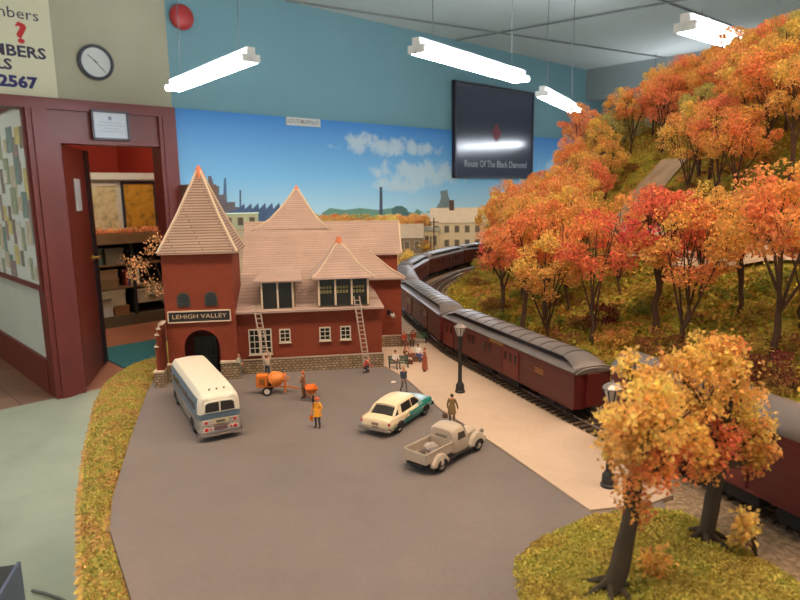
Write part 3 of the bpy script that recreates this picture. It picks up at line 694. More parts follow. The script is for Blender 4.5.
GRP = {'red':'red trees of the hill wood', 'redo':'red orange trees of the hill wood', 'orange':'orange trees of the hill wood', 'gold':'golden trees of the hill wood', 'olive':'olive trees of the hill wood', 'pink':'pinkish trees of the hill wood'}
cand = []
for i in range(26000):
    x, y = random.uniform(.03,1.25), random.uniform(.45,1.75); az = math.degrees(math.atan2(x, y))
    if az > 36 or az < 5 or dist(x, y, P1) < .045: continue
    z = terr(x, y); D = y; px = 400+F*x/y; py_ = 187+(EYE-z)/D*F
    sn = dist(x, y, P1)
    # the open mossy foot of the slope keeps only the individually placed trees
    if px > 560 and py_ > 255: continue
    if px < 500: continue
    if px > 575 and py_ > 212 and random.random() < .6: continue
    if px > 560 and sn < .15: continue
    dr = min((Vector((x,y))-p).length for p in RC[::2])
    if dr < .062: continue
    # the wood stands open below the bend of the road
    if 600 < px < 684 and y < 1.03 and 187+(EYE-z-.125)/D*F < (190 if px < 664 else 206): continue
    if 606 < px < 672 and y < 1.3 and py_ > 160 and 187+(EYE-z-.125)/D*F < 192: continue
    if any((x-a)**2+(y-b)**2 < (.043 if z > .17 else .050)**2 for a, b in placed): continue
    if len(placed) > 290: break
    placed.append((x, y)); up = z
    if px > 690 and z > .16: cn = random.choice(['orange','gold','olive','orange','pink','gold'])
    elif z > .16: cn = random.choice(['gold','olive','orange','pink'])
    elif px < 580: cn = random.choice(['orange','gold','pink','orange','gold','gold','redo'])
    else: cn = random.choice(['redo','orange','pink','orange','gold','gold'])
    H = random.uniform(.115,.155)
    clone_tree(random.randrange(6), on_hill(x, y, -.002), H, random.uniform(0, 6), CO[cn], 'autumn_tree', {'red':'bright red','redo':'red orange','orange':'orange','gold':'golden','olive':'olive gold','pink':'pinkish orange'}[cn]+' model tree, one of many closely set on the wooded hill', GRP[cn], wide=random.uniform(.85,1.1))
print('trees', len(placed))
# bushes on the slope
BUSH = [make_tree(60+k, 1500, .05, trunk_h=.12, trunk_r=.03, spread=.4, stems=4, clumps=24, cr=.2, crown_c=.45, crown_r=(.5,.5,.4)) for k in range(2)]
for (px, py, H, c, lb) in ((600,330,.040,'maroon','small dark red bush at the foot of the slim red orange tree'),(772,392,.042,'maroon','dark maroon bush beside the dark car roof at the right'),(708,262,.035,'red','red bush near the middle of the slope below the road'),(645,372,.02,'olive','low olive bush just behind the end of the baggage car'),(540,300,.03,'olive','olive bush under the trees near the bend'),(404,266,.05,'yellow','yellow green bush between the station roof and the curving train')):
    q = hit(px, py) if px > 450 else G(px, py)
    if q is None: print('nohit bush', px, py); continue
    clone_tree(0, q-Vector((0,0,.002)), H, px, CO[c], 'leafy_bush', lb, wide=1., proto=BUSH[px%2])
bc = [('yellow',(180,150,50)),('green',(136,134,44)),('gold',(206,140,52)),('brown',(146,92,38))]
n = 0; bp = []
for i in range(4000):
    x, y = random.uniform(.12,.9), random.uniform(.36,1.25); sn = dist(x, y, P1)
    if sn < .045 or sn > .42 or x/y > .70: continue
    if min((Vector((x,y))-p).length for p in RC[::2]) < .05: continue
    if any((x-a)**2+(y-b)**2 < .026**2 for a, b in bp): continue
    if n >= 130: break
    bp.append((x,y)); cn, cc = random.choice(bc); n += 1
    clone_tree(0, on_hill(x, y, -.003), random.uniform(.014,.028), random.uniform(0,6), cc, 'undergrowth_bush', 'low '+cn+' clump of undergrowth on the mossy slope', cn+' undergrowth clumps on the slope', wide=random.uniform(1.2,1.9), proto=BUSH[i%2])
# the two front trees on the island
def smooth_path3(P, n=5):
    out = []
    for i in range(len(P)-1):
        p0, p1, p2, p3 = [Vector(P[max(0, min(len(P)-1, i+k))]) for k in (-1,0,1,2)]
        for j in range(n):
            t = j/n; out.append(.5*((2*p1)+(p2-p0)*t+(2*p0-5*p1+4*p2-p3)*t*t+(3*p1-p0-3*p2+p3)*t**3))
    return out+[Vector(P[-1])]
def front_tree(seed, foot, H, pts, name, label, cols, rtr):
    """trunk follows pts (offsets in m), crown clumps listed as (x,y,z,r,colour)"""
    T = thing(name, label, 'tree', foot); mb = MB()
    P_ = smooth_path3(pts['trunk'], 5); rr_ = np.interp(np.linspace(0,1,len(P_)), np.linspace(0,1,len(rtr)), rtr); mb.tube(P_, list(rr_), 14)
    for i_, v_ in enumerate(mb.v):
        k_ = noise.noise(Vector((v_[0]*260, v_[1]*260, v_[2]*70)))*.0011; mb.v[i_] = (v_[0]+k_, v_[1]+k_*.6, v_[2])
    R = np.random.RandomState(seed); r = random.Random(seed)
    for a in range(6):
        an = a*PI/3+.2; mb.tube([(0,0,.007),(.009*math.cos(an), .009*math.sin(an), .001),(.015*math.cos(an), .015*math.sin(an), -.002)], [.0014,.0012,.0006], 6)
    top = Vector(pts['trunk'][-1]); ends = []
    for (x, y, z, rad, cn) in cols:
        c = Vector((x, y, z)); m1 = top.lerp(c, .5)+Vector((0,0,-.004)); mb.tube([top-Vector((0,0,.004)), m1, c], [.0022,.0013,.0005], 6)
        for q in range(5):
            e = c+Vector((r.uniform(-1,1), r.uniform(-1,1), r.uniform(-1,1)))*rad*.45; mb.tube([m1.lerp(c,.6), e], [.0007,.0003], 4)
    o = mb.build('trunk', BARKG, T, True)
    by = {}
    for c in cols: by.setdefault(c[4], []).append(c)
    for cn, cs in by.items():
        P = []; cv = []
        for (x, y, z, rad, _) in cs:
            sub = R.normal(size=(12,3)); sub /= np.linalg.norm(sub, axis=1)[:,None]; sub = sub*rad*R.uniform(.35,.8,(12,1))+np.array([x,y,z])
            for s_ in sub:
                n = int(78*(rad/.016)**2); d = R.normal(size=(n,3))*rad*.20; P.append(s_+d); cv.append(np.full(n, R.rand()))
        P = np.concatenate(P); cv = np.concatenate(cv); f_, me = flecks('foliage', P, .0020, LEAF, seed, parent=T)
        at = me.attributes.new('c','FLOAT','FACE'); at.data.foreach_set('value', np.repeat(cv, 2)[:len(me.polygons)]); f_.color = lin(CO[cn])
    return T
f1 = G(610,606); f1.z = ZL+.006
def rel(px, py, D, foot):
    d_ = ray(px, py); q = CAMP+d_*(D/d_.y); return tuple(q-foot)
D1 = f1.y
t1 = [(0,0,-.003), rel(621,562,D1,f1), rel(630,520,D1,f1), rel(637,470,D1,f1), rel(640,455,D1+.002,f1)]
c1 = [rel(px, py, D1+dy, f1)+(r_, c_) for px, py, dy, r_, c_ in (
 (630,366,.01,.007,'yellow'),(629,412,-.008,.013,'yellow'),(652,404,.0,.013,'yellow'),(626,440,.008,.013,'gold'),(650,432,-.012,.015,'gold'),(672,420,.012,.014,'gold'),(640,462,.0,.013,'orange'),(662,452,.006,.012,'redo'),(616,430,-.010,.009,'yellow'),(640,418,.022,.013,'gold'),(640,384,.004,.009,'yellow'),(655,470,-.01,.010,'orange'),(690,440,.004,.012,'orange'),(638,500,-.003,.008,'orange'),(636,516,.0,.006,'redo'),(610,412,.004,.005,'yellow'))]
front_tree(5, f1, .1, {'trunk':t1}, 'autumn_tree', 'front tree with leaning dark trunk and gold leaves, cut by the bottom edge', c1, [.0047,.0040,.0033,.0028,.0024])
f2 = G(704,548); f2.z = ZL+.004; D2 = f2.y
t2 = [(0,0,-.003), rel(709,520,D2,f2), rel(714,495,D2,f2), rel(719,470,D2,f2), rel(722,455,D2,f2)]
c2 = [rel(px, py, D2+dy, f2)+(r_, c_) for px, py, dy, r_, c_ in (
 (680,368,.0,.014,'gold'),(708,362,.008,.014,'gold'),(735,378,-.006,.015,'gold'),(728,352,.004,.009,'orange'),(700,392,-.012,.015,'gold'),(725,405,.01,.014,'yellow'),(745,400,.0,.011,'yellow'),(690,425,-.01,.013,'orange'),(715,440,-.006,.015,'redo'),(740,440,.006,.012,'orange'),(757,432,.004,.012,'yellow'),(764,455,.0,.009,'gold'),(672,440,.01,.013,'orange'),(700,462,-.006,.010,'orange'),(660,385,.006,.010,'gold'),(750,460,.008,.009,'redo'))]
front_tree(6, f2, .1, {'trunk':t2}, 'autumn_tree', 'front tree with straight trunk and gold and red leaves, nearer the dark car', c2, [.0042,.0037,.0034,.0030,.0025])
def sprig(px, py, tops, c, lbl, rad=.004):
    q = G(px, py); q.z = ZL+.004; T = thing('leafy_sprig', lbl, 'bush', q); mb = MB(); P = []; R = np.random.RandomState(px)
    for (tx, ty, dy) in tops:
        e = Vector(rel(tx, ty, q.y+dy, q)); mb.tube([(0,0,-.002), e*.5+Vector((.001,0,0)), e], [.0006,.0004,.0002], 5); P.append(np.array(e)+R.normal(size=(70,3))*rad)
    mb.build('stem', BARK, T, True); P = np.concatenate(P); f_, me = flecks('foliage', P, .0026, LEAF, px, parent=T)
    at = me.attributes.new('c','FLOAT','FACE'); at.data.foreach_set('value', np.random.RandomState(2).rand(len(me.polygons))); f_.color = lin(c); return T
sprig(756,560,[(742,524,0),(750,530,0),(741,540,.002),(747,517,0)],(232,188,92),'small pale yellow sprig on the edge of the grass island beside the ballast',.0022)
sprig(648,592,[(655,570,0),(662,560,.002),(650,562,0),(658,580,-.002)],(214,158,60),'small ochre sprig in the grass right of the leaning trunk',.0026)
sprig(172,312,[(158,240,0),(150,250,.01),(128,262,.01),(140,262,-.01),(133,276,0),(150,284,.01),(160,290,0),(143,268,.015)],(224,146,88),'wispy pale orange sapling behind the left side of the tower',.0055)
# =================================================================== STATION
brick = brick_mat('station brick', (138,58,33), (129,53,29), (124,57,35), .0034, .0013, .10, .12, .85, .5, .07, 30)
stone = brick_mat('station field stone', (176,156,126), (146,126,100), (120,98,76), .0042, .0025, .22, .7, .9, .37, .25, 160)
shing = brick_mat('station shingles', (178,152,140), (170,144,132), (146,120,108), .05, .0023, .10, .45, .85, .5, .07, 40)
cream = mat('station cream trim', (212,190,164), .7); cap = mat('station stone cap', (204,182,160), .8, var=.08, vs=200)
wood_w = mat('window white frame', (206,196,176), .6); glass_d = mat('dark window glass', (38,40,38), .15); green_f = mat('dark green frame', (44,56,46), .6)
ST = thing('railroad_station', 'red brick railroad station with square tower and pinkish shingle roofs beside the lot', 'station building', G(382.4,366.4), math.radians(8))
SB = .0145
def wall_seg(nm, x0, x1, y0, y1, z1, z0=SB, base=True):
    MB().b2((x0,y0,z0),(x1,y1,z1)).build(nm, brick, ST)
    if base: MB().b2((x0-.0012,y0-.0016,-.001),(x1+.0012,y1,z0)).b2((x0-.0018,y0-.0022,z0-.0012),(x1+.0018,y1,z0),1).build('stone_base', [stone, cap], ST)
wall_seg('front_wall', -.137, 0, 0, .072, .0605)
wall_seg('wing_wall', -.137, .0300, .0725, .150, .079)
wall_seg('rear_wall', -.137, .0300, .1005, .160, .1025, .079, False)
MB().prism([(.030,.1005,.1025),(.030,.160,.1025),(.030,.1303,.133)],(-.167,0,0)).build('gable_wall', brick, ST)
def slab(nm, poly, th=.0018, m=shing, edge=None):
    return MB().prism(poly, (0,0,-th)).build(nm, m, ST)
slab('front_roof', [(-.1375,-.006,.0605),(.002,-.006,.0605),(.0015,.0725,.0635),(-.016,.0725,.0862),(-.1375,.0725,.0862)])
slab('wing_roof', [(-.1375,.0665,.0785),(.0335,.0665,.0775),(.020,.078,.0855),(-.0015,.0985,.1035),(-.1375,.0985,.1035)])
slab('wing_roof_hip', [(.0335,.0665,.0775),(.0335,.150,.0775),(-.0015,.150,.1035),(-.0015,.0985,.1035),(.020,.078,.0855)])
slab('main_roof', [(-.1375,.0975,.1020),(.0345,.0975,.1010),(.0362,.1305,.1345),(-.1375,.1305,.1365)])
slab('rear_roof', [(-.1375,.1635,.1020),(-.1375,.1305,.1365),(.0362,.1305,.1345),(.0345,.1635,.1010)])
MB().bar((-.1375,.1305,.137),(.0362,.1305,.135),.0015).bar((-.0015,.0983,.1040),(.020,.0775,.0862),.0013).bar((.020,.0775,.0862),(.0337,.0660,.0783),.0013).bar((.0345,.097,.1013),(.0364,.1305,.1350),.0013).bar((-.1375,.0655,.0790),(-.066,.0655,.0790),.0014).build('ridge_trim', cream, ST)
copper = mat('copper finial', (214,122,82), .5, .2)
def rings(nm, R, m, parent=ST, th=0):
    """R: (z, x0, x1, y0, y1) rectangles from the eave up"""
    mb = MB(); vs = []
    for z, x0, x1, y0, y1 in R: vs += [(x0,y0,z),(x1,y0,z),(x1,y1,z),(x0,y1,z)]
    fs = [(i*4+k, i*4+(k+1)%4, i*4+4+(k+1)%4, i*4+4+k) for i in range(len(R)-1) for k in range(4)]+[(3,2,1,0), tuple(len(R)*4-4+k for k in range(4))]
    mb.add(vs, fs); return mb.build(nm, m, parent)
def hips(nm, R, w, m):
    mb = MB()
    for i in range(len(R)-1):
        z, x0, x1, y0, y1 = R[i]; Z, X0, X1, Y0, Y1 = R[i+1]
        for a, b in (((x0,y0,z),(X0,Y0,Z)),((x1,y0,z),(X1,Y0,Z)),((x1,y1,z),(X1,Y1,Z)),((x0,y1,z),(X0,Y1,Z))): mb.bar(a, b, w)
    return mb.build(nm, m, ST)
# middle pavilion roof
PV = []
for z, xl, xr in ((.1285,-.1290,-.0425),(.132,-.1215,-.0490),(.140,-.1090,-.0570),(.152,-.0970,-.0655),(.163,-.0880,-.0715),(.1725,-.0812,-.0772)):
    yf = .1295+(z-.135)*.85-.0016; PV.append((z, xl, xr, yf, .170+(.170-yf)))
rings('pavilion_roof', PV, shing); hips('pavilion_hip_trim', PV, .0016, cream)
MB().lathe((-.079,.1645,.1670),[(.0062,-.003),(.0050,.002),(.0030,.0062),(.0012,.009),(.0004,.0105)],8).build('finial', copper, ST, True)
# tower
tx0, tx1, ty0, ty1 = -.1970, -.1360, -.012, .049; AC, AR, AS = -.1670, .0158, .0310
def arch(cx, r, z, n=14): return [(cx+r*math.cos(PI*k/n), z+r*math.sin(PI*k/n)) for k in range(n+1)]
mb = MB(); ap = arch(AC, AR, AS); ytk = .004; top = .1175
mb.b2((tx0,ty0,-.001),(AC-AR,ty0+ytk,AS)).b2((AC+AR,ty0,-.001),(tx1,ty0+ytk,AS))
ap2 = [(tx1,AS)]+ap+[(tx0,AS)]
for (x_, z_), (X_, Z_) in zip(ap2[:-1], ap2[1:]):
    if abs(x_-X_) > 1e-7: mb.prism([(x_,ty0,z_),(X_,ty0,Z_),(X_,ty0,top),(x_,ty0,top)],(0,ytk,0))
mb.b2((tx0,ty0+ytk,-.001),(tx0+.003,ty1,top)).b2((tx1-.003,ty0+ytk,-.001),(tx1,ty1,top)).b2((tx0,ty1-.003,-.001),(tx1,ty1,top))
mb.build('tower_wall', brick, ST)
MB().b2((tx0+.003,.012,0),(tx1-.003,.014,.05)).b2((tx0+.003,-.008,.0485),(tx1-.003,.014,.050)).build('porch_wall', mat('porch shaded brick', (92,40,30), .9), ST)  # brick darkened to paint in the shade of the arch recess
pd = MB().b2((-.178,.0105,.001),(-.1575,.012,.036)).b2((-.1682,.010,.001),(-.1674,.0106,.036)).build('entrance_door', mat('dark green door', (46,50,40), .6), ST)
MB().b2((-.176,.0100,.018),(-.170,.0105,.033)).b2((-.1655,.0100,.018),(-.1595,.0105,.033)).build('door_glass', glass_d, pd)
MB().b2((AC+AR+.0003,ty0-.004,-.001),(tx1+.0015,ty0,.0155)).b2((AC+AR,ty0-.0048,.0155),(tx1+.002,ty0,.0172),1).build('tower_stone_base', [stone, cap], ST)
MB().b2((tx0-.001,ty0-.004,-.001),(AC-AR-.0003,ty0,.0155)).b2((tx0-.0015,ty0-.0048,.0155),(AC-AR,ty0,.0172),1).build('tower_stone_base', [stone, cap], ST)
bt = MB()
for x0, z1 in ((-.2045,.036),(-.2032,.0465),(-.2016,.0520),(-.1996,.0560)): bt.b2((x0,-.027,SB),(-.1982,-.0125,z1)).b2((x0-.0008,-.0278,z1),(x0+.0030,-.0122,z1+.0012),1)
bt.b2((-.1990,-.027,.0560),(-.1980,-.0125,.0572),1).build('stepped_buttress', [brick, cap], ST)
MB().b2((-.2065,-.0305,-.001),(-.1985,-.0125,SB-.001)).b2((-.2070,-.0312,SB-.001),(-.198,-.0122,SB+.0004),1).build('stone_base', [stone, cap], ST)
TW = [(.1166,-.1995,-.1300,-.0165,.0535),(.1182,-.1990,-.1305,-.016,.053),(.1265,-.1950,-.1350,-.0115,.0485),(.150,-.1835,-.1465,.0000,.037),(.1900,-.1660,-.1630,.017,.020)]
twroof_shaded = brick_mat('tower shaded shingles', (170,144,130), (160,134,120), (116,92,78), .05, .0024, .18, .7, .85, .5, .08, 40)  # same shingles darkened to paint the shade on the tower's angle
rings('tower_roof', TW, twroof_shaded); hips('tower_hip_trim', TW[1:], .0017, cream)
MB().lathe((-.1645,.0185,.1845),[(.0052,-.003),(.0045,.003),(.0026,.0075),(.0010,.0105)],4).build('finial', copper, ST)
for cx in (-.1803,-.1563):
    a_ = arch(cx, .0058, .0765); pl = [(x, ty0-.0009, z) for x, z in a_]+[(cx-.0058,ty0-.0009,.0690),(cx+.0058,ty0-.0009,.0690)]
    w = MB().prism(pl, (0,.0012,0)).build('arched_window', mat('window dark olive frame', (84,68,50), .7), ST)
    a_ = arch(cx, .0047, .0765); pl = [(x, ty0-.0013, z) for x, z in a_]+[(cx-.0047,ty0-.0013,.0698),(cx+.0047,ty0-.0013,.0698)]
    MB().prism(pl, (0,.0005,0)).build('pane', glass_d, w)
    m_ = MB().b2((cx-.0003,ty0-.0018,.0698),(cx+.0003,ty0-.0012,.081))
    for z in (.0725,.0755,.0785): m_.b2((cx-.0046,ty0-.0018,z),(cx+.0046,ty0-.0012,z+.0004))
    m_.build('muntin', green_f, w)
sn = MB().b2((-.1945,ty0-.0015,.0550),(-.1400,ty0,.0648)).build('name_board', mat('name board black', (28,24,26), .5), ST)
e_ = MB()
for a_, b_ in (((-.195,-.0022+ty0,.0545),(-.1395,ty0,.0555)),((-.195,-.0022+ty0,.0643),(-.1395,ty0,.0653)),((-.195,-.0022+ty0,.0545),(-.194,ty0,.0653)),((-.1405,-.0022+ty0,.0545),(-.1395,ty0,.0653))): e_.b2(a_, b_)
e_.build('border', cream, sn)
text('LEHIGH VALLEY', .0054, 'lettering', mat('sign gold letters', (206,178,140), .5), sn, (-.1673,ty0-.0016,.0599), (PI/2,0,0), ext=.0001, font_w=1.26)
# windows of the front wall
def sash(x0, x1, z0, z1, cols, rows, y=0., split=False):
    f = .0012; w = MB()
    for a_, b_ in (((x0,y-.0014,z0),(x1,y,z0+f)),((x0,y-.0014,z1-f),(x1,y,z1)),((x0,y-.0014,z0),(x0+f,y,z1)),((x1-f,y-.0014,z0),(x1,y,z1))): w.b2(a_, b_)
    w.b2((x0-.0006,y-.0022,z0-.0009),(x1+.0006,y,z0))
    if split: w.b2(((x0+x1)/2-.0012,y-.0014,z0),((x0+x1)/2+.0012,y,z1))
    w = w.build('window', wood_w, ST)
    MB().b2((x0+f,y-.0006,z0+f),(x1-f,y-.0001,z1-f)).build('pane', glass_d, w)
    m_ = MB()
    for k in range(1, cols): xx = x0+(x1-x0)*k/cols; m_.b2((xx-.0003,y-.0011,z0+f),(xx+.0003,y-.0005,z1-f))
    for k in range(1, rows): zz = z0+(z1-z0)*k/rows; m_.b2((x0+f,y-.0011,zz-.0003),(x1-f,y-.0005,zz+.0003))
    m_.build('muntin', wood_w, w)
sash(-.1262,-.1048,.0185,.0430,4,4,split=True); sash(-.0977,-.0871,.0290,.0420,2,3); sash(-.0601,-.0492,.0290,.0422,2,3); sash(-.0401,-.0299,.0290,.0423,2,3)
# left shed dormer
MB().b2((-.1135,.0035,.060),(-.0815,.060,.0872)).build('dormer_wall', mat('dormer side siding', (150,124,100), .8), ST)
slab('dormer_roof', [(-.1195,-.0030,.0885),(-.0745,-.0030,.0885),(-.0765,.0720,.0885),(-.1175,.0720,.0885)], .0016)
w = MB().b2((-.1125,.0020,.0605),(-.0830,.0036,.0868)).build('dormer_window', green_f, ST)
MB().b2((-.1105,.0012,.0630),(-.0985,.0021,.0850)).b2((-.0965,.0012,.0630),(-.0850,.0021,.0850)).build('pane', glass_d, w)
mm = MB()
for x in (-.1122,-.0975,-.0835): mm.b2((x-.0008,.0002,.0615),(x+.0008,.0022,.0862))
mm.build('mullion', cream, w)
# right dormer with the flared roof
MB().b2((-.0605,.0015,.0605),(-.0110,.055,.0885)).build('dormer_wall', mat('dormer side siding', (0,0,0)), ST)
w = MB().b2((-.0595,.0000,.0625),(-.0120,.0018,.0880)).build('dormer_window', green_f, ST)
for k in range(3): MB().b2((-.0582+.0155*k,-.0008,.0645),(-.0455+.0155*k,.0001,.0860)).build('pane', glass_d, w)
mm = MB()
for x in (-.0590,-.0435,-.0280,-.0125): mm.b2((x-.0009,-.0018,.0630),(x+.0009,.0002,.0872))
mm.build('mullion', cream, w)
cu = MB(); 
for k in range(3):
    for i in range(4): cu.b2((-.0578+.0155*k+.0029*i,-.0012,.0745),(-.0557+.0155*k+.0029*i,-.0008,.0775)); cu.b2((-.0578+.0155*k+.0029*i,-.0012,.0790),(-.0557+.0155*k+.0029*i,-.0008,.0815))
cu.build('pane_reflections', mat('yellowish pane reflection', (120,112,66), .6), w)  # yellowish reflection on the upper panes, painted as small patches
DR = [(.0885,-.0660,-.0060,-.0055,.060),(.0900,-.0655,-.0065,-.005,.0595),(.0955,-.0585,-.0140,.001,.053),(.1030,-.0525,-.0220,.007,.046),(.1130,-.0455,-.0295,.013,.039),(.1200,-.0400,-.0355,.0205,.030)]
rings('dormer_flared_roof', DR, shing); hips('dormer_hip_trim', DR[1:], .0013, cream)
MB().lathe((-.0377,.0245,.1155),[(.0050,-.004),(.0046,.002),(.0028,.0075),(.0016,.011)],8).build('finial', copper, ST, True)
# wall lamp of the wing
w = MB().bar((.0155,.0725,.041),(.0155,.066,.0425),.0014).lathe((.0155,.0655,.040),[(.0022,.003),(.0022,-.001),(.0012,-.002)],8,0).build('lamp_bracket', mat('black iron', (34,30,30), .5), ST)
MB().tube([(.0165,.0655,.0385),(.0190,.0650,.0370),(.0215,.0650,.0375)],[.0012,.0022,.0034],8).build('lamp_shade', mat('lamp shade white', (206,200,190), .5), w, True)
for z in (.050,.0558): pass
# ladders
def ladder(p, q, lbl, wdt=.0052, n=16):
    p, q = Vector(p), Vector(q); T = thing('wooden_ladder', lbl, 'ladder', p); q = q-p; sx = Vector((math.cos(math.radians(8)), math.sin(math.radians(8)), 0))*wdt/2
    m_ = mat('ladder grey wood', (178,158,142), .7)
    for s_ in (-1,1): MB().bar(sx*s_, q*1.+sx*s_, .0008, .0011).build('rail', m_, T)
    for k in range(1, n): MB().bar(q*(k/n)-sx, q*(k/n)+sx, .0007).build('rung', m_, T)
    return T
def stp(u, v, z): a = math.radians(8); o = G(382.4,366.4); return Vector((o.x+u*math.cos(a)-v*math.sin(a), o.y+u*math.sin(a)+v*math.cos(a), ZL+z))
l1 = ladder(stp(-.1075,-.021,.0005), stp(-.1172,-.0035,.0665), 'grey wooden ladder leaning over the double window and left dormer, held by a worker')
ladder(stp(-.0160,-.020,.0005), stp(-.0240,-.0075,.0720), 'grey wooden ladder leaning on the roof edge under the right dormer', n=18)
# =================================================================== LAMP POSTS
def lamp_post(loc, lbl, H=.060):
    T = thing('platform_lamp', lbl, 'lamp post', loc, 0, H/.060); bk = mat('lamp black metal', (38,34,34), .45)
    MB().lathe((0,0,0),[(.0042,0),(.0042,.0015),(.0036,.002),(.0034,.0068),(.0028,.0075),(.0020,.009)],14).build('base', bk, T, True)
    MB().lathe((0,0,0),[(.0017,.008),(.0014,.040),(.0020,.0415),(.0014,.043),(.0022,.0475),(.0026,.0488)],12).build('pole', bk, T, True)
    ln = MB().lathe((0,0,0),[(.0026,.0488),(.0048,.0560)],8).build('lamp_shade', mat('frosted lantern glass', (206,192,180), .35, spec=.6), T)
    m_ = MB()
    for k in range(8): a = PI*k/4; m_.bar((.0026*math.cos(a),.0026*math.sin(a),.0488),(.0049*math.cos(a),.0049*math.sin(a),.0560),.0005)
    m_.build('lantern_bars', bk, ln)
    MB().lathe((0,0,0),[(.0054,.0558),(.0054,.0564),(.0032,.0582),(.0010,.0592),(.0006,.0605)],8).build('cap', mat('lamp cap grey', (150,140,136), .35, .5), T)
    return T
lamp_post(G(460,392,.0012), 'black platform lamp post with pale lantern in the middle of the platform before the train')
lamp_post(G(608,486,.0012), 'black platform lamp post half behind the golden leaves of the front tree', .0625)
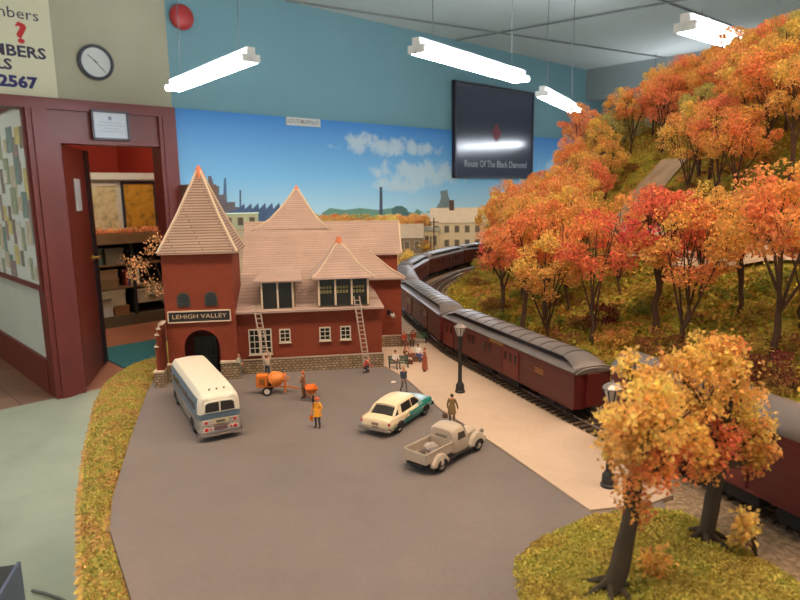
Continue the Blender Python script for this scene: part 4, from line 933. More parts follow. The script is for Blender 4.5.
# =================================================================== TRAIN
body_m = mat('maroon car side', (84,36,29), .5, var=.06, vs=1.); end_m = mat('maroon car end', (96,26,26), .5); roof_m = mat('grey car roof', (112,104,102), .42, .2, var=.08, vs=1.2)
under_m = mat('car underframe black', (26,22,22), .8); clr_m = mat('clerestory dark', (34,28,28), .6); win_m = mat('car window', (24,14,14), .2); gold = mat('gold lettering', (178,128,56), .5)
def rail_car(i0, L, label, name='passenger_car', modern=False, reverse=False, det=True, wins=(), doors=(), colour=None):
    """L and details in real metres (scaled by 1/87); the car sits on the track polyline starting at point i0 (Vector) and ending at i1"""
    (ax, ay), (bx, by) = i0; a = Vector((ax, ay)); b = Vector((bx, by)); c = (a+b)/2; d = (b-a); Lm = d.length/HO; rz = math.atan2(d.y, d.x)
    T = thing(name, label, 'train car', (c.x, c.y, ZL+.0052), rz, HO); h = Lm/2; W = 1.36; bm = colour or body_m
    MB().b2((-h,-W,.62),(h,W,2.98),0).build('body', bm, T)
    for s in (-1, 1):
        MB().b2((s*h-.03*(s<0),-W+.02,.62),(s*h+.05*s,W-.02,2.98)).build('car_end', end_m, T)
        MB().b2((s*(h+.04),-.5,.75),(s*(h+.25),.5,2.85)).build('vestibule_diaphragm', end_m if det else end_m, T)
        MB().b2((s*(h+.02),-.12,.45),(s*(h+.45),.12,.70)).build('coupler', under_m, T)
    if not modern:
        sec = [(x, [(0,2.95),(W+.06,2.95),(W+.09,3.02),(W-.05,3.17),(W-.45,3.28),(.6,3.32),(0,3.33)]) for x in (-h-.08, h+.08)]
        MB().hull(sec).build('lower_roof', roof_m, T, True)
        MB().b2((-h+1.0,-.86,3.2),(h-1.0,.86,3.62)).build('clerestory', clr_m, T)
        S_ = []
        for f, w_, z_ in ((-h-.12,1.30,3.06),(-h+.15,1.25,3.28),(-h+.55,1.16,3.48),(-h+1.1,1.06,3.66),(-h+1.7,1.0,3.75),(h-1.7,1.0,3.75),(h-1.1,1.06,3.66),(h-.55,1.16,3.48),(h-.15,1.25,3.28),(h+.12,1.30,3.06)):
            t = .18 if abs(f) > h-1.2 else .13; base = z_-t-(.0)
            S_.append((f, [(0,base),(w_,base),(w_+.02,base+.05),(w_*.8,z_+.04),(w_*.45,z_+.13),(0,z_+.16)]))
        MB().hull(S_).build('upper_roof', roof_m, T, True)
        m_ = MB(); k = -h+1.7
        while k < h-1.6:
            pr = [(0,3.935),(.45,3.905),(.8,3.815),(1.03,3.69)]
            for s in (-1,1):
                for (y0,z0),(y1,z1) in zip(pr[:-1], pr[1:]): m_.bar((k,s*y0,z0-.01),(k,s*y1,z1-.01),.05,.05)
            k += 1.35
        m_.build('roof_seams', mat('roof seam', (80,74,72), .5), T)
    else:
        S_ = [(x, [(0,2.9),(W+.04,2.9),(W+.05,3.0),(W-.10,3.28),(W-.5,3.50),(.5,3.62),(0,3.65)]) for x in (-h-.05, h+.05)]
        MB().hull(S_).build('roof', roof_m, T, True)
        for x in (-h*.7, -h*.2, h*.3): MB().b2((x-.5,-.45,3.55),(x+.5,.45,3.68)).build('roof_hatch', mat('roof seam', (0,0,0)), T)
    # belt rails and battens on both sides
    m_ = MB()
    for s in (-1, 1):
        m_.b2((-h, s*W-.02, 1.72),(h, s*W+.025, 1.79)).b2((-h, s*W-.02, 2.62),(h, s*W+.025, 2.68)).b2((-h, s*W-.02, .60),(h, s*W+.04, .72))
    m_.build('belt_rail', bm, T)
    for s in (-1, 1):
        for x in wins:
            w = MB().b2((x-.30,s*(W-.01),1.78),(x+.30,s*(W+.03),2.58)).build('window', end_m, T); MB().b2((x-.22,s*(W+.0),1.84),(x+.22,s*(W+.04),2.52)).build('pane', win_m, w)
        for x, w_ in doors:
            dd = MB().b2((x-w_/2,s*(W-.01),.68),(x+w_/2,s*(W+.05),2.66)).build('door', mat('car door maroon', (104,40,34), .5), T)
            for q in (-1, 1): MB().b2((x+q*(w_/2+.04)-.04,s*(W-.01),.66),(x+q*(w_/2+.04)+.04,s*(W+.08),2.72)).build('door_post', end_m, dd)
            n_ = max(2, int(w_/.55)); pb = MB()
            for q in range(n_): xx = x-w_/2+(q+.5)*w_/n_; pb.b2((xx-.16,s*(W+.04),1.85),(xx+.16,s*(W+.06),2.45))
            pb.build('pane', win_m, dd)
    # trucks
    for s in (-1, 1):
        x = s*(h-2.7); tr = MB()
        for y in (-.95,.95): tr.b2((x-1.5,y-.07,.05),(x+1.5,y+.07,.32)); tr.b2((x-1.6,y-.10,.16),(x-1.1,y+.12,.5)); tr.b2((x+1.1,y-.10,.16),(x+1.6,y+.12,.5)); tr.b2((x-.4,y-.12,.1),(x+.4,y+.14,.5))
        tr.b2((x-.3,-1.0,.2),(x+.3,1.0,.62)); tk = tr.build('truck', under_m, T)
        for dx in (-1.1,0,1.1):
            for y in (-.75,.75): MB().cyl((x+dx,y-.06,.05),(x+dx,y+.06,.05),.46,18).build('wheel', mat('wheel steel', (70,60,54), .5, .4), tk, True)
    MB().b2((-h,-.7,.5),(h,.7,.66)).b2((-h*.42,-1.15,.05),(-h*.18,-.5,.58)).b2((h*.05,-1.15,.12),(h*.28,-.5,.58)).b2((-h*.3,.5,.05),(h*.02,1.15,.58)).b2((h*.1,.5,.1),(h*.34,1.15,.58)).build('underframe', under_m, T)
    st_ = MB()
    for s in (-1,1):
        for y in (-1,1): st_.b2((s*(h-.35)-.25,y*W-.1,.18),(s*(h-.35)+.25,y*W+.02,.24)).b2((s*(h-.35)-.27,y*W-.08,.18),(s*(h-.35)-.23,y*W-.02,.65)).b2((s*(h-.35)+.23,y*W-.08,.18),(s*(h-.35)+.27,y*W-.02,.65))
    st_.build('steps', under_m, T)
    return T
arc = [0.]
for i in range(1, len(TRK)): arc.append(arc[-1]+(TRK[i]-TRK[i-1]).length)
def at_arc(s):
    for i in range(1, len(TRK)):
        if arc[i] >= s: t = (s-arc[i-1])/(arc[i]-arc[i-1]); return TRK[i-1].lerp(TRK[i], t)
    return TRK[-1]
s0 = min((abs((p-Vector((.138,.438))).length), a_) for p, a_ in zip(TRK, arc))[1]
def car_at(a, L, label, **k):
    p, q = at_arc(a), at_arc(a+L); return rail_car(((p.x,p.y),(q.x,q.y)), L, label, **k)
g_ = .008; a_ = s0; hL = .2215/HO/2
c1_ = car_at(a_, .2215, 'maroon baggage and mail car with grey clerestory roof, nearest of the cars beside the platform', name='baggage_car', wins=(3.8,4.5,1.8,1.1), doors=((-2.1,2.1),(8.3,1.6)))
lt = text('LEHIGH VALLEY', .30, 'lettering', gold, c1_, (0,1.40,2.80), (PI/2,0,PI), ext=.01)
gb = MB()
for k in range(3): gb.b2((-6.3,1.37,1.95+.14*k),(-5.3,1.39,2.0+.14*k))
gb.build('gold_stencil', gold, c1_)
a_ += .2215+g_
car_at(a_, .218, 'maroon baggage car second from the near end of the train, beside the station wing', name='baggage_car', doors=((-3.5,2.2),(3.6,2.2)), wins=(-.8,.8)); a_ += .218+g_
for L, lb, w_ in ((.165,'maroon coach where the train starts to bend behind the station roof',(-4,-2.5,-1,.5,2,3.5)),(.150,'maroon coach on the sharpest part of the bend',(-4,-2.5,-1,.5,2,3.5)),(.185,'maroon coach showing its side across the far end of the bend',(-5.5,-4,-2.5,-1,.5,2,3.5,5)),(.20,'maroon coach running behind the left end of the wood',(-5.5,-4,-2.5,-1,.5,2,3.5,5))):
    if a_+L < arc[-1]: car_at(a_, L, lb, name='passenger_car', wins=w_); a_ += L+g_
dark_red = mat('dark red car side', (92,32,28), .5, var=.06, vs=1.)
nc = car_at(s0-.036-.245, .245, 'dark red car with plain rounded grey roof at the right edge behind the front trees', name='baggage_car', modern=True, doors=((-5.2,1.9),(2.6,1.9)), wins=(), colour=dark_red)
nc.scale = (HO, HO, HO*1.36)
lad = MB()
for k in range(5): lad.b2((5.7,1.38,.8+.4*k),(6.2,1.44,.84+.4*k))
lad.b2((5.68,1.38,.7),(5.72,1.44,2.7)).b2((6.18,1.38,.7),(6.22,1.44,2.7)).build('side_ladder', under_m, nc)
# =================================================================== ROAD VEHICLES (modelled in metres, scaled 1/87; +x is forward)
tyre = mat('tyre rubber', (26,24,24), .85); chrome = mat('chrome', (206,202,200), .22, 1.); rlamp = mat('red lamp lens', (190,40,48), .3); dkglass = mat('vehicle glass', (52,48,46), .12)
def wheel(par, x, y, r, w=.2, cap_m=None):
    s = 1 if y > 0 else -1
    o = MB().lathe((x,y,r),[(r*.55,-w/2),(r*.92,-w/2),(r,-w*.3),(r,w*.3),(r*.92,w/2),(r*.55,w/2)],20,0,'y').build('wheel', tyre, par, True)
    MB().lathe((x,y+s*w*.42,r),[(r*.56,-.03),(r*.56,.02),(r*.3,.05),(r*.12,.06)] if s > 0 else [(r*.12,-.06),(r*.3,-.05),(r*.56,-.02),(r*.56,.03)],16,0,'y').build('hub_cap', cap_m or chrome, o, True)
def veh(name, label, rear, az, L, z=0., k=1.):
    """rear: ground point of the rear centre; az: heading, clockwise from away-from-camera"""
    d = Vector((math.sin(math.radians(az)), math.cos(math.radians(az)), 0)); c = Vector(rear)+d*(L*HO*k/2); c.z = ZL+z
    return thing(name, label, 'bus' if name == 'bus' else ('car' if name == 'sedan_car' else 'truck'), c, math.atan2(d.y, d.x), HO*k)
# bus
rb = (G(201,441)+G(242,437))/2
B = veh('bus', 'white and grey blue coach bus with fluted silver tail parked before the station arch', rb, -28.5, 9.5, k=1.05)
wht = mat('bus white', (230,222,204), .4); bblue = mat('bus grey blue', (92,112,128), .4); flu = bpy.data.materials.new('bus fluted silver'); flu.use_nodes = True
t = NT(flu); wv = t.new('ShaderNodeTexWave', wave_type='BANDS', bands_direction='Z'); wv.inputs['Scale'].default_value = 3.2; t.l.new(t.new('ShaderNodeTexCoord').outputs['Object'], wv.inputs['Vector'])
t.b.inputs['Base Color'].default_value = lin((214,206,200)); t.b.inputs['Roughness'].default_value = .35; t.b.inputs['Metallic'].default_value = .3; t.bump(wv.outputs['Fac'], 1., .04)
def bus_sec(x, w, zt, zb=.38): 
    return (x, [(0,zb),(w-.08,zb),(w,zb+.12),(w+.01,1.30),(w,1.62),(w-.03,2.25),(w-.10,2.52),(w-.30,(2.52+zt)/2+.12),(w-.65,zt-.04),(0,zt)])
secs = [bus_sec(-4.78,1.02,2.40,.50),bus_sec(-4.68,1.14,2.62,.42),bus_sec(-4.45,1.22,2.80),bus_sec(-4.0,1.25,2.95),bus_sec(-2.5,1.26,3.0),bus_sec(3.2,1.26,3.0),bus_sec(4.1,1.24,2.95),bus_sec(4.5,1.18,2.82),bus_sec(4.68,1.08,2.6,.45),bus_sec(4.75,.95,2.4,.52)]
def bm_(c):
    if abs(c.x) > 4.74 and c.z > .5 and False: return 0
    if c.z < 1.34: return 2
    if c.z < 1.68: return 1
    if abs(c.y) > .95 and c.z < 2.5 and c.x > -4.5: return 1
    return 0
MB().hull(secs, bm_).build('body', [wht, bblue, flu], B, True)
MB().b2((-4.80,-.98,.52),(-4.775,.98,1.32)).build('fluted_tail_panel', flu, B)
MB().b2((-4.80,-1.04,1.32),(-4.77,1.04,1.66)).build('blue_tail_band', bblue, B)
rw = MB().hull([(-4.84,[(0,1.70),(.90,1.70),(.93,1.80),(.86,2.24),(.72,2.34),(0,2.37)]),(-4.72,[(0,1.68),(.95,1.68),(.98,1.8),(.90,2.26),(.75,2.38),(0,2.42)])]).build('rear_window_frame', wht, B)
for s in (-1,1): MB().prism([(-4.865,s*.05,1.76),(-4.865,s*.84,1.76),(-4.865,s*.80,2.20),(-4.865,s*.66,2.29),(-4.865,s*.05,2.31)],(.04,0,0)).build('pane', dkglass, rw)
for s in (-1,1):
    for k in range(7):
        x = -3.5+k*1.05; w = MB().b2((x-.46,s*1.22,1.72),(x+.46,s*1.275,2.22)).build('side_window', bblue, B); MB().b2((x-.42,s*1.22,1.76),(x+.42,s*1.285,2.18)).build('pane', dkglass, w)
for y in (-.42,0,.42): MB().ball((-4.28,y,2.93),(.08,.06,.06),8).build('marker_lamp', mat('marker lamp', (122,104,96), .4), B, True)
for y, z, r in ((-.82,1.14,.10),(.82,1.14,.10),(-.82,.72,.12),(.82,.72,.12),(-.58,.74,.065),(.58,.74,.065)):
    o = MB().lathe((-4.80,y,z),[(r*1.35,.0),(r*1.35,-.03),(r*.9,-.03)],14,0,'x').build('tail_lamp_ring', wht, B, True)
    MB().lathe((-4.82,y,z),[(r,0),(r,-.03),(r*.5,-.06)],14,0,'x').build('lens', rlamp, o, True)
MB().b2((-4.83,-.46,1.0),(-4.79,.46,1.30)).b2((-4.84,-.25,1.07),(-4.82,.25,1.22),1).build('engine_door', [mat('tail box cream', (196,186,150), .5), mat('tail box dark', (96,88,80), .5)], B)
o = MB().b2((-4.83,-.38,.62),(-4.79,.38,.86)).build('licence_plate', mat('plate dark rust', (112,84,84), .6), B)
gr = MB()
for k in range(5): gr.b2((-4.80,-1.05,.53+.155*k),(-4.775,1.05,.56+.155*k))
gr.build('tail_flutes', chrome, B)
MB().hull([(-5.0,[(0,.36),(1.05,.36),(1.10,.42),(1.05,.50),(0,.50)]),(-4.82,[(0,.34),(1.22,.34),(1.24,.42),(1.22,.52),(0,.52)]),(-4.5,[(0,.36),(1.27,.36),(1.29,.42),(1.27,.5),(0,.5)])]).build('rear_bumper', chrome, B, True)
MB().b2((4.6,-1.0,.35),(4.85,1.0,.5)).build('front_bumper', chrome, B); MB().prism([(4.72,-.95,1.7),(4.72,.95,1.7),(4.60,.9,2.45),(4.60,-.9,2.45)],(.04,0,0)).build('windshield', dkglass, B)
for x in (-2.9,2.9):
    for y in (-1.08,1.08): wheel(B, x, y, .50, .28, mat('bus hub', (150,146,140), .4))
    for y in (-1.268,1.268): MB().prism([(x+.62*math.cos(PI*k/10), y-.006, .42+.58*math.sin(PI*k/10)) for k in range(11)],(0,.012,0)).build('wheel_arch', under_m, B)
# sedan
teal = mat('car teal', (30,128,118), .3); ccream = mat('car cream', (232,212,176), .35); hood_sheen = mat('car teal hood sheen', (120,150,152), .3)  # the teal hood's pale reflection is put into its colour
rs = (G(361,434)+G(389,439))/2
Cc = veh('sedan_car', 'two tone cream and teal sedan parked between the bus and the pickup truck', rs, 30, 5.0, k=1.16)
def lo(x, w, zt, zb=.30, k=.0): return (x, [(0,zb),(w-.06,zb),(w,zb+.12),(w+.02,.62),(w-.01,.84),(w-.12,zt-.02),(w-.35,zt+.01),(0,zt+.03)])
ls = [lo(-2.45,.78,.82,.42),lo(-2.38,.88,.92,.34),lo(-2.1,.92,.95),lo(-1.4,.93,.97),(lo(-.4,.94,.98)),lo(.7,.94,.99),lo(1.2,.93,1.0),lo(2.1,.91,.96),lo(2.38,.86,.90,.34),lo(2.45,.76,.80,.42)]
def cm(c):
    if c.x < -2.0: return 0
    if c.z > .90: return 0 if c.x < .6 else 2
    if c.x < -.6 and c.z > .70: return 0
    return 1
# subdivide along x for a clean colour split
MB().hull(ls, cm).build('body', [ccream, teal, hood_sheen], Cc, True)
for s in (-1,1):
    MB().prism([(-2.3,s*.925,.50),(-1.55,s*.948,.50),(-.9,s*.955,.62),(-.45,s*.955,.88),(-.25,s*.90,.955),(-2.3,s*.86,.93)],(0,s*.012,0)).build('cream_side_flash', ccream, Cc)
    MB().bar((-2.35,s*.945,.55),(-.9,s*.965,.66),.03).bar((-.9,s*.965,.66),(-.4,s*.965,.92),.03).bar((-.9,s*.965,.64),(2.3,s*.94,.66),.03).build('side_trim', chrome, Cc)
gh = [(-1.75,[(0,.93),(.74,.93),(.73,.96),(.70,.98),(.4,.99),(0,.99)]),(-1.28,[(0,.93),(.80,.93),(.73,1.15),(.64,1.34),(.4,1.40),(0,1.42)]),(-.95,[(0,.93),(.82,.93),(.75,1.18),(.66,1.42),(.42,1.49),(0,1.51)]),(-.3,[(0,.93),(.83,.93),(.76,1.18),(.67,1.45),(.42,1.53),(0,1.55)]),(.30,[(0,.93),(.82,.93),(.75,1.18),(.66,1.43),(.42,1.51),(0,1.53)]),(.62,[(0,.93),(.80,.93),(.73,1.15),(.63,1.36),(.4,1.43),(0,1.45)]),(1.12,[(0,.93),(.74,.93),(.72,.97),(.70,.99),(.4,1.0),(0,1.0)])]
MB().hull(gh).build('glass', dkglass, Cc, True)
rf = [(-1.36,[(0,1.36),(.60,1.32),(.64,1.34),(.60,1.40),(.40,1.44),(0,1.46)]),(-.95,[(0,1.45),(.66,1.38),(.70,1.40),(.64,1.49),(.42,1.55),(0,1.57)]),(-.3,[(0,1.50),(.68,1.41),(.71,1.43),(.66,1.52),(.42,1.59),(0,1.61)]),(.30,[(0,1.48),(.67,1.40),(.70,1.42),(.64,1.50),(.42,1.57),(0,1.59)]),(.68,[(0,1.38),(.62,1.34),(.66,1.36),(.60,1.42),(.40,1.48),(0,1.50)])]
MB().hull(rf).build('roof', ccream, Cc, True)
for s in (-1,1):
    MB().bar((-1.80,s*.74,.95),(-1.30,s*.66,1.38),.13,.05).bar((-1.25,s*.84,.95),(-1.15,s*.68,1.40),.22,.04).bar((.05,s*.835,.95),(.02,s*.69,1.44),.05,.04).bar((1.13,s*.75,.97),(.66,s*.64,1.40),.06,.05).build('window_pillar', ccream, Cc)
MB().hull([(-2.62,[(0,.38),(.90,.38),(.94,.44),(.90,.54),(0,.54)]),(-2.44,[(0,.36),(.97,.36),(.99,.46),(.97,.56),(0,.56)])]).build('rear_bumper', chrome, Cc, True)
MB().hull([(2.44,[(0,.36),(.97,.36),(.99,.46),(.97,.56),(0,.56)]),(2.60,[(0,.38),(.88,.38),(.92,.44),(.88,.54),(0,.54)])]).build('front_bumper', chrome, Cc, True)
for s in (-1,1):
    MB().b2((-2.47,s*.84-.045,.70),(-2.38,s*.84+.045,.84)).build('tail_light', rlamp, Cc); MB().lathe((2.42,s*.70,.72),[(.11,0),(.11,.05),(.06,.08)],14,0,'x').build('headlight', chrome, Cc, True)
    for x in (-1.45,1.5): wheel(Cc, x, s*.82, .34, .2)
    for x in (-1.45,1.5): MB().prism([(x+.43*math.cos(PI*k/10), s*.965-.005, .30+.40*math.sin(PI*k/10)) for k in range(11)],(0,.01,0)).build('wheel_arch', under_m, Cc)
MB().b2((-2.49,-.20,.62),(-2.45,.20,.76)).build('licence_plate', mat('car plate', (150,120,100), .6), Cc)
MB().b2((2.44,-.5,.58),(2.50,.5,.80)).build('grille', chrome, Cc)
# pickup truck
tc_ = mat('truck cream grey', (184,168,150), .5); 
rt_ = (G(399,467)+G(432,480))/2
Tk = veh('pickup_truck', 'cream grey old pickup truck with rounded cab and fenders, load in its open bed', rt_, 41, 4.9, k=1.1)
MB().b2((-2.4,-.66,.62),(-.35,.66,.68)).build('bed_floor', mat('bed floor wood', (150,134,114), .8), Tk)
for s in (-1,1): MB().b2((-2.42,s*.68-.03,.60),(-.38,s*.68+.03,1.10)).cyl((-2.42,s*.70,1.10),(-.38,s*.70,1.10),.04,8).build('bed_side', tc_, Tk, True)
MB().b2((-2.47,-.68,.58),(-2.40,.68,1.08)).cyl((-2.44,-.70,1.08),(-2.44,.70,1.08),.035,8).build('tailgate', tc_, Tk, True)
MB().b2((-.42,-.68,.60),(-.36,.68,1.15)).build('bed_front', tc_, Tk)
cab = [(-.36,[(0,.5),(.68,.5),(.72,.8),(.72,1.05),(.66,1.45),(.5,1.60),(0,1.64)]),(-.22,[(0,.45),(.74,.45),(.78,.8),(.77,1.05),(.70,1.55),(.52,1.72),(0,1.77)]),(.25,[(0,.45),(.77,.45),(.80,.8),(.79,1.05),(.71,1.58),(.52,1.76),(0,1.81)]),(.62,[(0,.45),(.77,.45),(.80,.8),(.78,1.05),(.70,1.52),(.5,1.68),(0,1.73)]),(.88,[(0,.45),(.74,.45),(.77,.8),(.75,1.05),(.66,1.22),(.5,1.3),(0,1.34)]),(1.0,[(0,.45),(.70,.45),(.72,.8),(.70,1.05),(.55,1.12),(.35,1.16),(0,1.18)])]
MB().hull(cab).build('cab', tc_, Tk, True)
for s in (-1,1): MB().prism([(.0,s*.785,1.10),(.62,s*.785,1.10),(.58,s*.735,1.42),(.05,s*.725,1.46)],(0,s*.012,0)).build('door_window', dkglass, Tk)
MB().prism([(-.372,-.36,1.20),(-.372,.36,1.20),(-.32,.32,1.48),(-.32,-.32,1.48)],(-.012,0,0)).build('rear_window', mat('truck rear window', (120,108,96), .3), Tk)
MB().prism([(.955,-.60,1.16),(.955,.60,1.16),(.70,.56,1.60),(.70,-.56,1.60)],(.03,0,0.02)).build('windshield', dkglass, Tk)
hd = [(.9,[(0,.5),(.45,.5),(.52,.8),(.50,1.0),(.36,1.12),(.2,1.17),(0,1.18)]),(1.6,[(0,.5),(.42,.5),(.48,.8),(.44,.98),(.30,1.08),(.15,1.12),(0,1.13)]),(2.1,[(0,.5),(.38,.5),(.42,.78),(.37,.93),(.25,1.0),(.12,1.04),(0,1.05)]),(2.32,[(0,.55),(.25,.55),(.30,.75),(.26,.84),(.18,.88),(.08,.9),(0,.9)])]
MB().hull(hd).build('hood', tc_, Tk, True)
def fender(x0, x1, cy, w, zt, nm='fender'):
    S_ = []; n_ = 8
    for k in range(n_+1):
        f = k/n_; x = x0+(x1-x0)*f; z = .42+(zt-.42)*math.sin(PI*min(.97, max(.03, f)))**.55; hw = w/2*(.6+.4*math.sin(PI*f)); S_.append((x, cy, hw, z))
    mb = MB(); vs = []
    for x, c, hw, z in S_: vs += [(x,c-hw,.40),(x,c-hw,(z+.40)/2+.05),(x,c-hw*.6,z-.02),(x,c,z),(x,c+hw*.6,z-.02),(x,c+hw,(z+.4)/2+.05),(x,c+hw,.40)]
    q = 7; fs = [(i*q+k,(i+1)*q+k,(i+1)*q+(k+1)%q,i*q+(k+1)%q) for i in range(n_) for k in range(q)]+[tuple(range(q)),tuple(range(n_*q,(n_+1)*q))]
    return mb.add(vs, fs).build(nm, tc_, Tk, True)
for s in (-1,1):
    fender(-2.2,-.95,s*.84,.34,.93,'rear_fender'); fender(.95,2.40,s*.72,.46,1.0,'front_fender')
    MB().b2((-.9,s*.70,.36),(1.1,s*.92,.43)).build('running_board', under_m, Tk)
    wheel(Tk, -1.55, s*.86, .36, .20, mat('truck hub', (170,160,146), .4)); wheel(Tk, 1.65, s*.82, .36, .20, mat('truck hub', (0,0,0)))
    MB().lathe((2.36,s*.62,.82),[(.12,-.05),(.12,.02),(.07,.06)],14,0,'x').build('headlight', chrome, Tk, True)
    for x in (-1.55,1.65): MB().prism([(x+.42*math.cos(PI*k/10), s*(1.0 if x<0 else .945)-.006, .34+.36*math.sin(PI*k/10)) for k in range(11)],(0,.02,0)).build('wheel_arch', under_m, Tk)
MB().b2((-2.5,-.5,.42),(-2.3,.5,.52)).build('rear_bumper', under_m, Tk); MB().b2((2.36,-.8,.42),(2.5,.8,.54)).build('front_bumper', chrome, Tk)
def on_truck(x, y, z): return Tk.location+Vector((math.cos(Tk.rotation_euler.z)*x-math.sin(Tk.rotation_euler.z)*y, math.sin(Tk.rotation_euler.z)*x+math.cos(Tk.rotation_euler.z)*y, z))*HO*1.1
for (x, y, w_, l_, h_, c, lb, nm, ct, rz) in ((-1.3,-.25,.7,.5,.34,(122,110,104),'grey rough stone lying at the left of the truck bed','grey_stone','stone',.3),(-1.0,.22,.8,.55,.38,(168,158,152),'pale grey tarpaulin bundle in the truck bed against the cab','tarp_bundle','bundle',-.2),(-1.75,.2,.5,.35,.2,(90,78,72),'small dark crate at the back of the truck bed','small_crate','crate',.1)):
    m_ = MB().hull([(-w_/2,[(0,0),(l_*.35,0),(l_*.42,h_*.4),(l_*.2,h_*.7),(0,h_*.75)]),(-w_*.1,[(0,0),(l_*.5,0),(l_*.5,h_*.6),(l_*.3,h_),(0,h_*.95)]),(w_*.3,[(0,0),(l_*.42,0),(l_*.5,h_*.5),(l_*.25,h_*.85),(0,h_)]),(w_/2,[(0,0),(l_*.3,0),(l_*.35,h_*.4),(l_*.2,h_*.6),(0,h_*.65)])])
    o = m_.build(nm, mat('load %d'%c[0], c, .85, var=.15, vs=2), None, False, on_truck(x, y, .682), Tk.rotation_euler.z+rz); o.scale = (HO,)*3; tag(o, lb, ct)
# =================================================================== CEMENT MIXER, WHEELBARROW, BENCHES
org = mat('plant orange', (232,124,40), .45); org2 = mat('plant orange drum', (226,132,56), .5)
mxp = G(274,393); X = thing('cement_mixer', 'orange towed cement mixer with round drum between the bus and the station', 'cement mixer', mxp, math.radians(4), HO*.9)
MB().b2((-1.35,-.45,.62),(-.45,.45,1.62)).build('engine_housing', org, X, bevel=.05)
MB().b2((-1.10,-.47,.85),(-.65,-.45,1.35)).build('engine_grille', mat('grille dull orange', (150,90,40), .7), X)
MB().tube([(-.2,-.1,1.05),(-.05,-.14,1.12),(.25,-.20,1.28),(.6,-.28,1.42),(.85,-.33,1.52)],[.30,.62,.68,.50,.30],20).build('drum', org2, X, True)
MB().tube([(-.30,-.08,1.02),(-.20,-.1,1.06)],[.16,.26],14).lathe((.05,-.75,1.3),[(.17,0),(.17,.05)],14,0,'y').build('drum_opening', under_m, X)
MB().bar((-1.2,0,.55),(1.1,0,.55),.10).bar((1.1,0,.55),(2.1,-.05,.32),.09).bar((.95,-.35,.1),(.95,-.35,1.6),.10).bar((.95,.35,.1),(.95,.35,1.6),.10).bar((.95,-.35,1.5),(.95,.35,1.5),.10).bar((-.5,0,.5),(-.5,0,.8),.1).bar((-.45,-.75,.38),(-.45,.75,.38),.08).bar((.2,.0,.55),(.2,.0,.95),.1).build('frame', org, X)
MB().lathe((1.15,-.45,1.35),[(.20,0),(.24,.03),(.20,.06)],14,0,'y').bar((1.15,-.45,1.15),(1.15,-.45,1.55),.03).bar((.95,-.45,1.35),(1.35,-.45,1.35),.03).build('hand_wheel', mat('hand wheel pale', (206,150,110), .5), X)
for y in (-.72,.72):
    o = MB().lathe((-.45,y,.38),[(.22,-.09),(.36,-.09),(.38,0),(.36,.09),(.22,.09)],18,0,'y').build('wheel', tyre, X, True); MB().lathe((-.45,y*1.08,.38),[(.23,-.04),(.23,.04)],16,0,'y').build('hub_cap', mat('white hub', (216,206,196), .5), o)
wbp = G(311,399); Wb = thing('wheelbarrow', 'small orange wheelbarrow standing by the man in tan overalls', 'wheelbarrow', wbp, math.radians(-70), HO)
def tray(z0, z1, a, b, c, d, th=.03):
    mb = MB(); vs = [(-a,-b,z0),(a,-b,z0),(a,b,z0),(-a,b,z0),(-c,-d,z1),(c+.15,-d,z1),(c+.15,d,z1),(-c,d,z1)]
    vi = [(x*.94,y*.92,z+(th if z == z0 else 0)) for x, y, z in vs]
    return mb.add(vs+vi, [(3,2,1,0),(0,1,5,4),(1,2,6,5),(2,3,7,6),(3,0,4,7),(8,9,10,11),(8,12,13,9),(9,13,14,10),(10,14,15,11),(11,15,12,8),(4,5,13,12),(5,6,14,13),(6,7,15,14),(7,4,12,15)])
tray(.52,.95,.36,.26,.56,.44).build('tray', org, Wb)
MB().bar((.75,0,.25),(.3,-.22,.50),.05).bar((.75,0,.25),(.3,.22,.50),.05).bar((.3,-.22,.50),(-1.15,-.34,.78),.05).bar((.3,.22,.50),(-1.15,.34,.78),.05).bar((-.35,-.26,.58),(-.45,-.28,0),.05).bar((-.35,.26,.58),(-.45,.28,0),.05).build('frame', org, Wb)
MB().lathe((.75,0,.25),[(.10,-.06),(.23,-.06),(.25,0),(.23,.06),(.10,.06)],16,0,'y').build('wheel', tyre, Wb, True)
bgreen = mat('bench green', (48,84,62), .55); biron = mat('bench iron', (34,36,34), .6)
def bench(loc, rz, lbl, grp=None, W=1.7):
    T = thing('platform_bench', lbl, 'bench', loc, rz, HO, grp); m_ = MB()
    for k in range(4): m_.b2((-W/2,-.05+.12*k,.44),(W/2,.05+.12*k,.47))
    m_.build('seat', bgreen, T); m_ = MB()
    for k in range(4): m_.bar((-W/2,.42+.03*k,.56+.12*k),(W/2,.42+.03*k,.56+.12*k),.03,.09)
    m_.build('backrest', bgreen, T)
    for x in (-W/2+.08, W/2-.08): MB().bar((x,-.02,.0),(x,-.02,.44),.06).bar((x,.38,0),(x,.38,.46),.06).bar((x,.38,.45),(x,.54,.98),.05).bar((x,-.05,.43),(x,.40,.43),.05).bar((x,-.05,.64),(x,.44,.64),.05).bar((x,-.05,.43),(x,-.05,.64),.05).build('bench_leg', biron, T)
    return T
PZ = .0012
bench(G(399,368.5,PZ), math.radians(6), 'dark green bench at the station corner with a person in white leaning on it')
bench(G(406,345,PZ), math.radians(0), 'green bench against the wing of the station, behind the seated people')
bench(G(418,343,PZ), math.radians(-14), 'green bench nearest the train, behind the seated people')
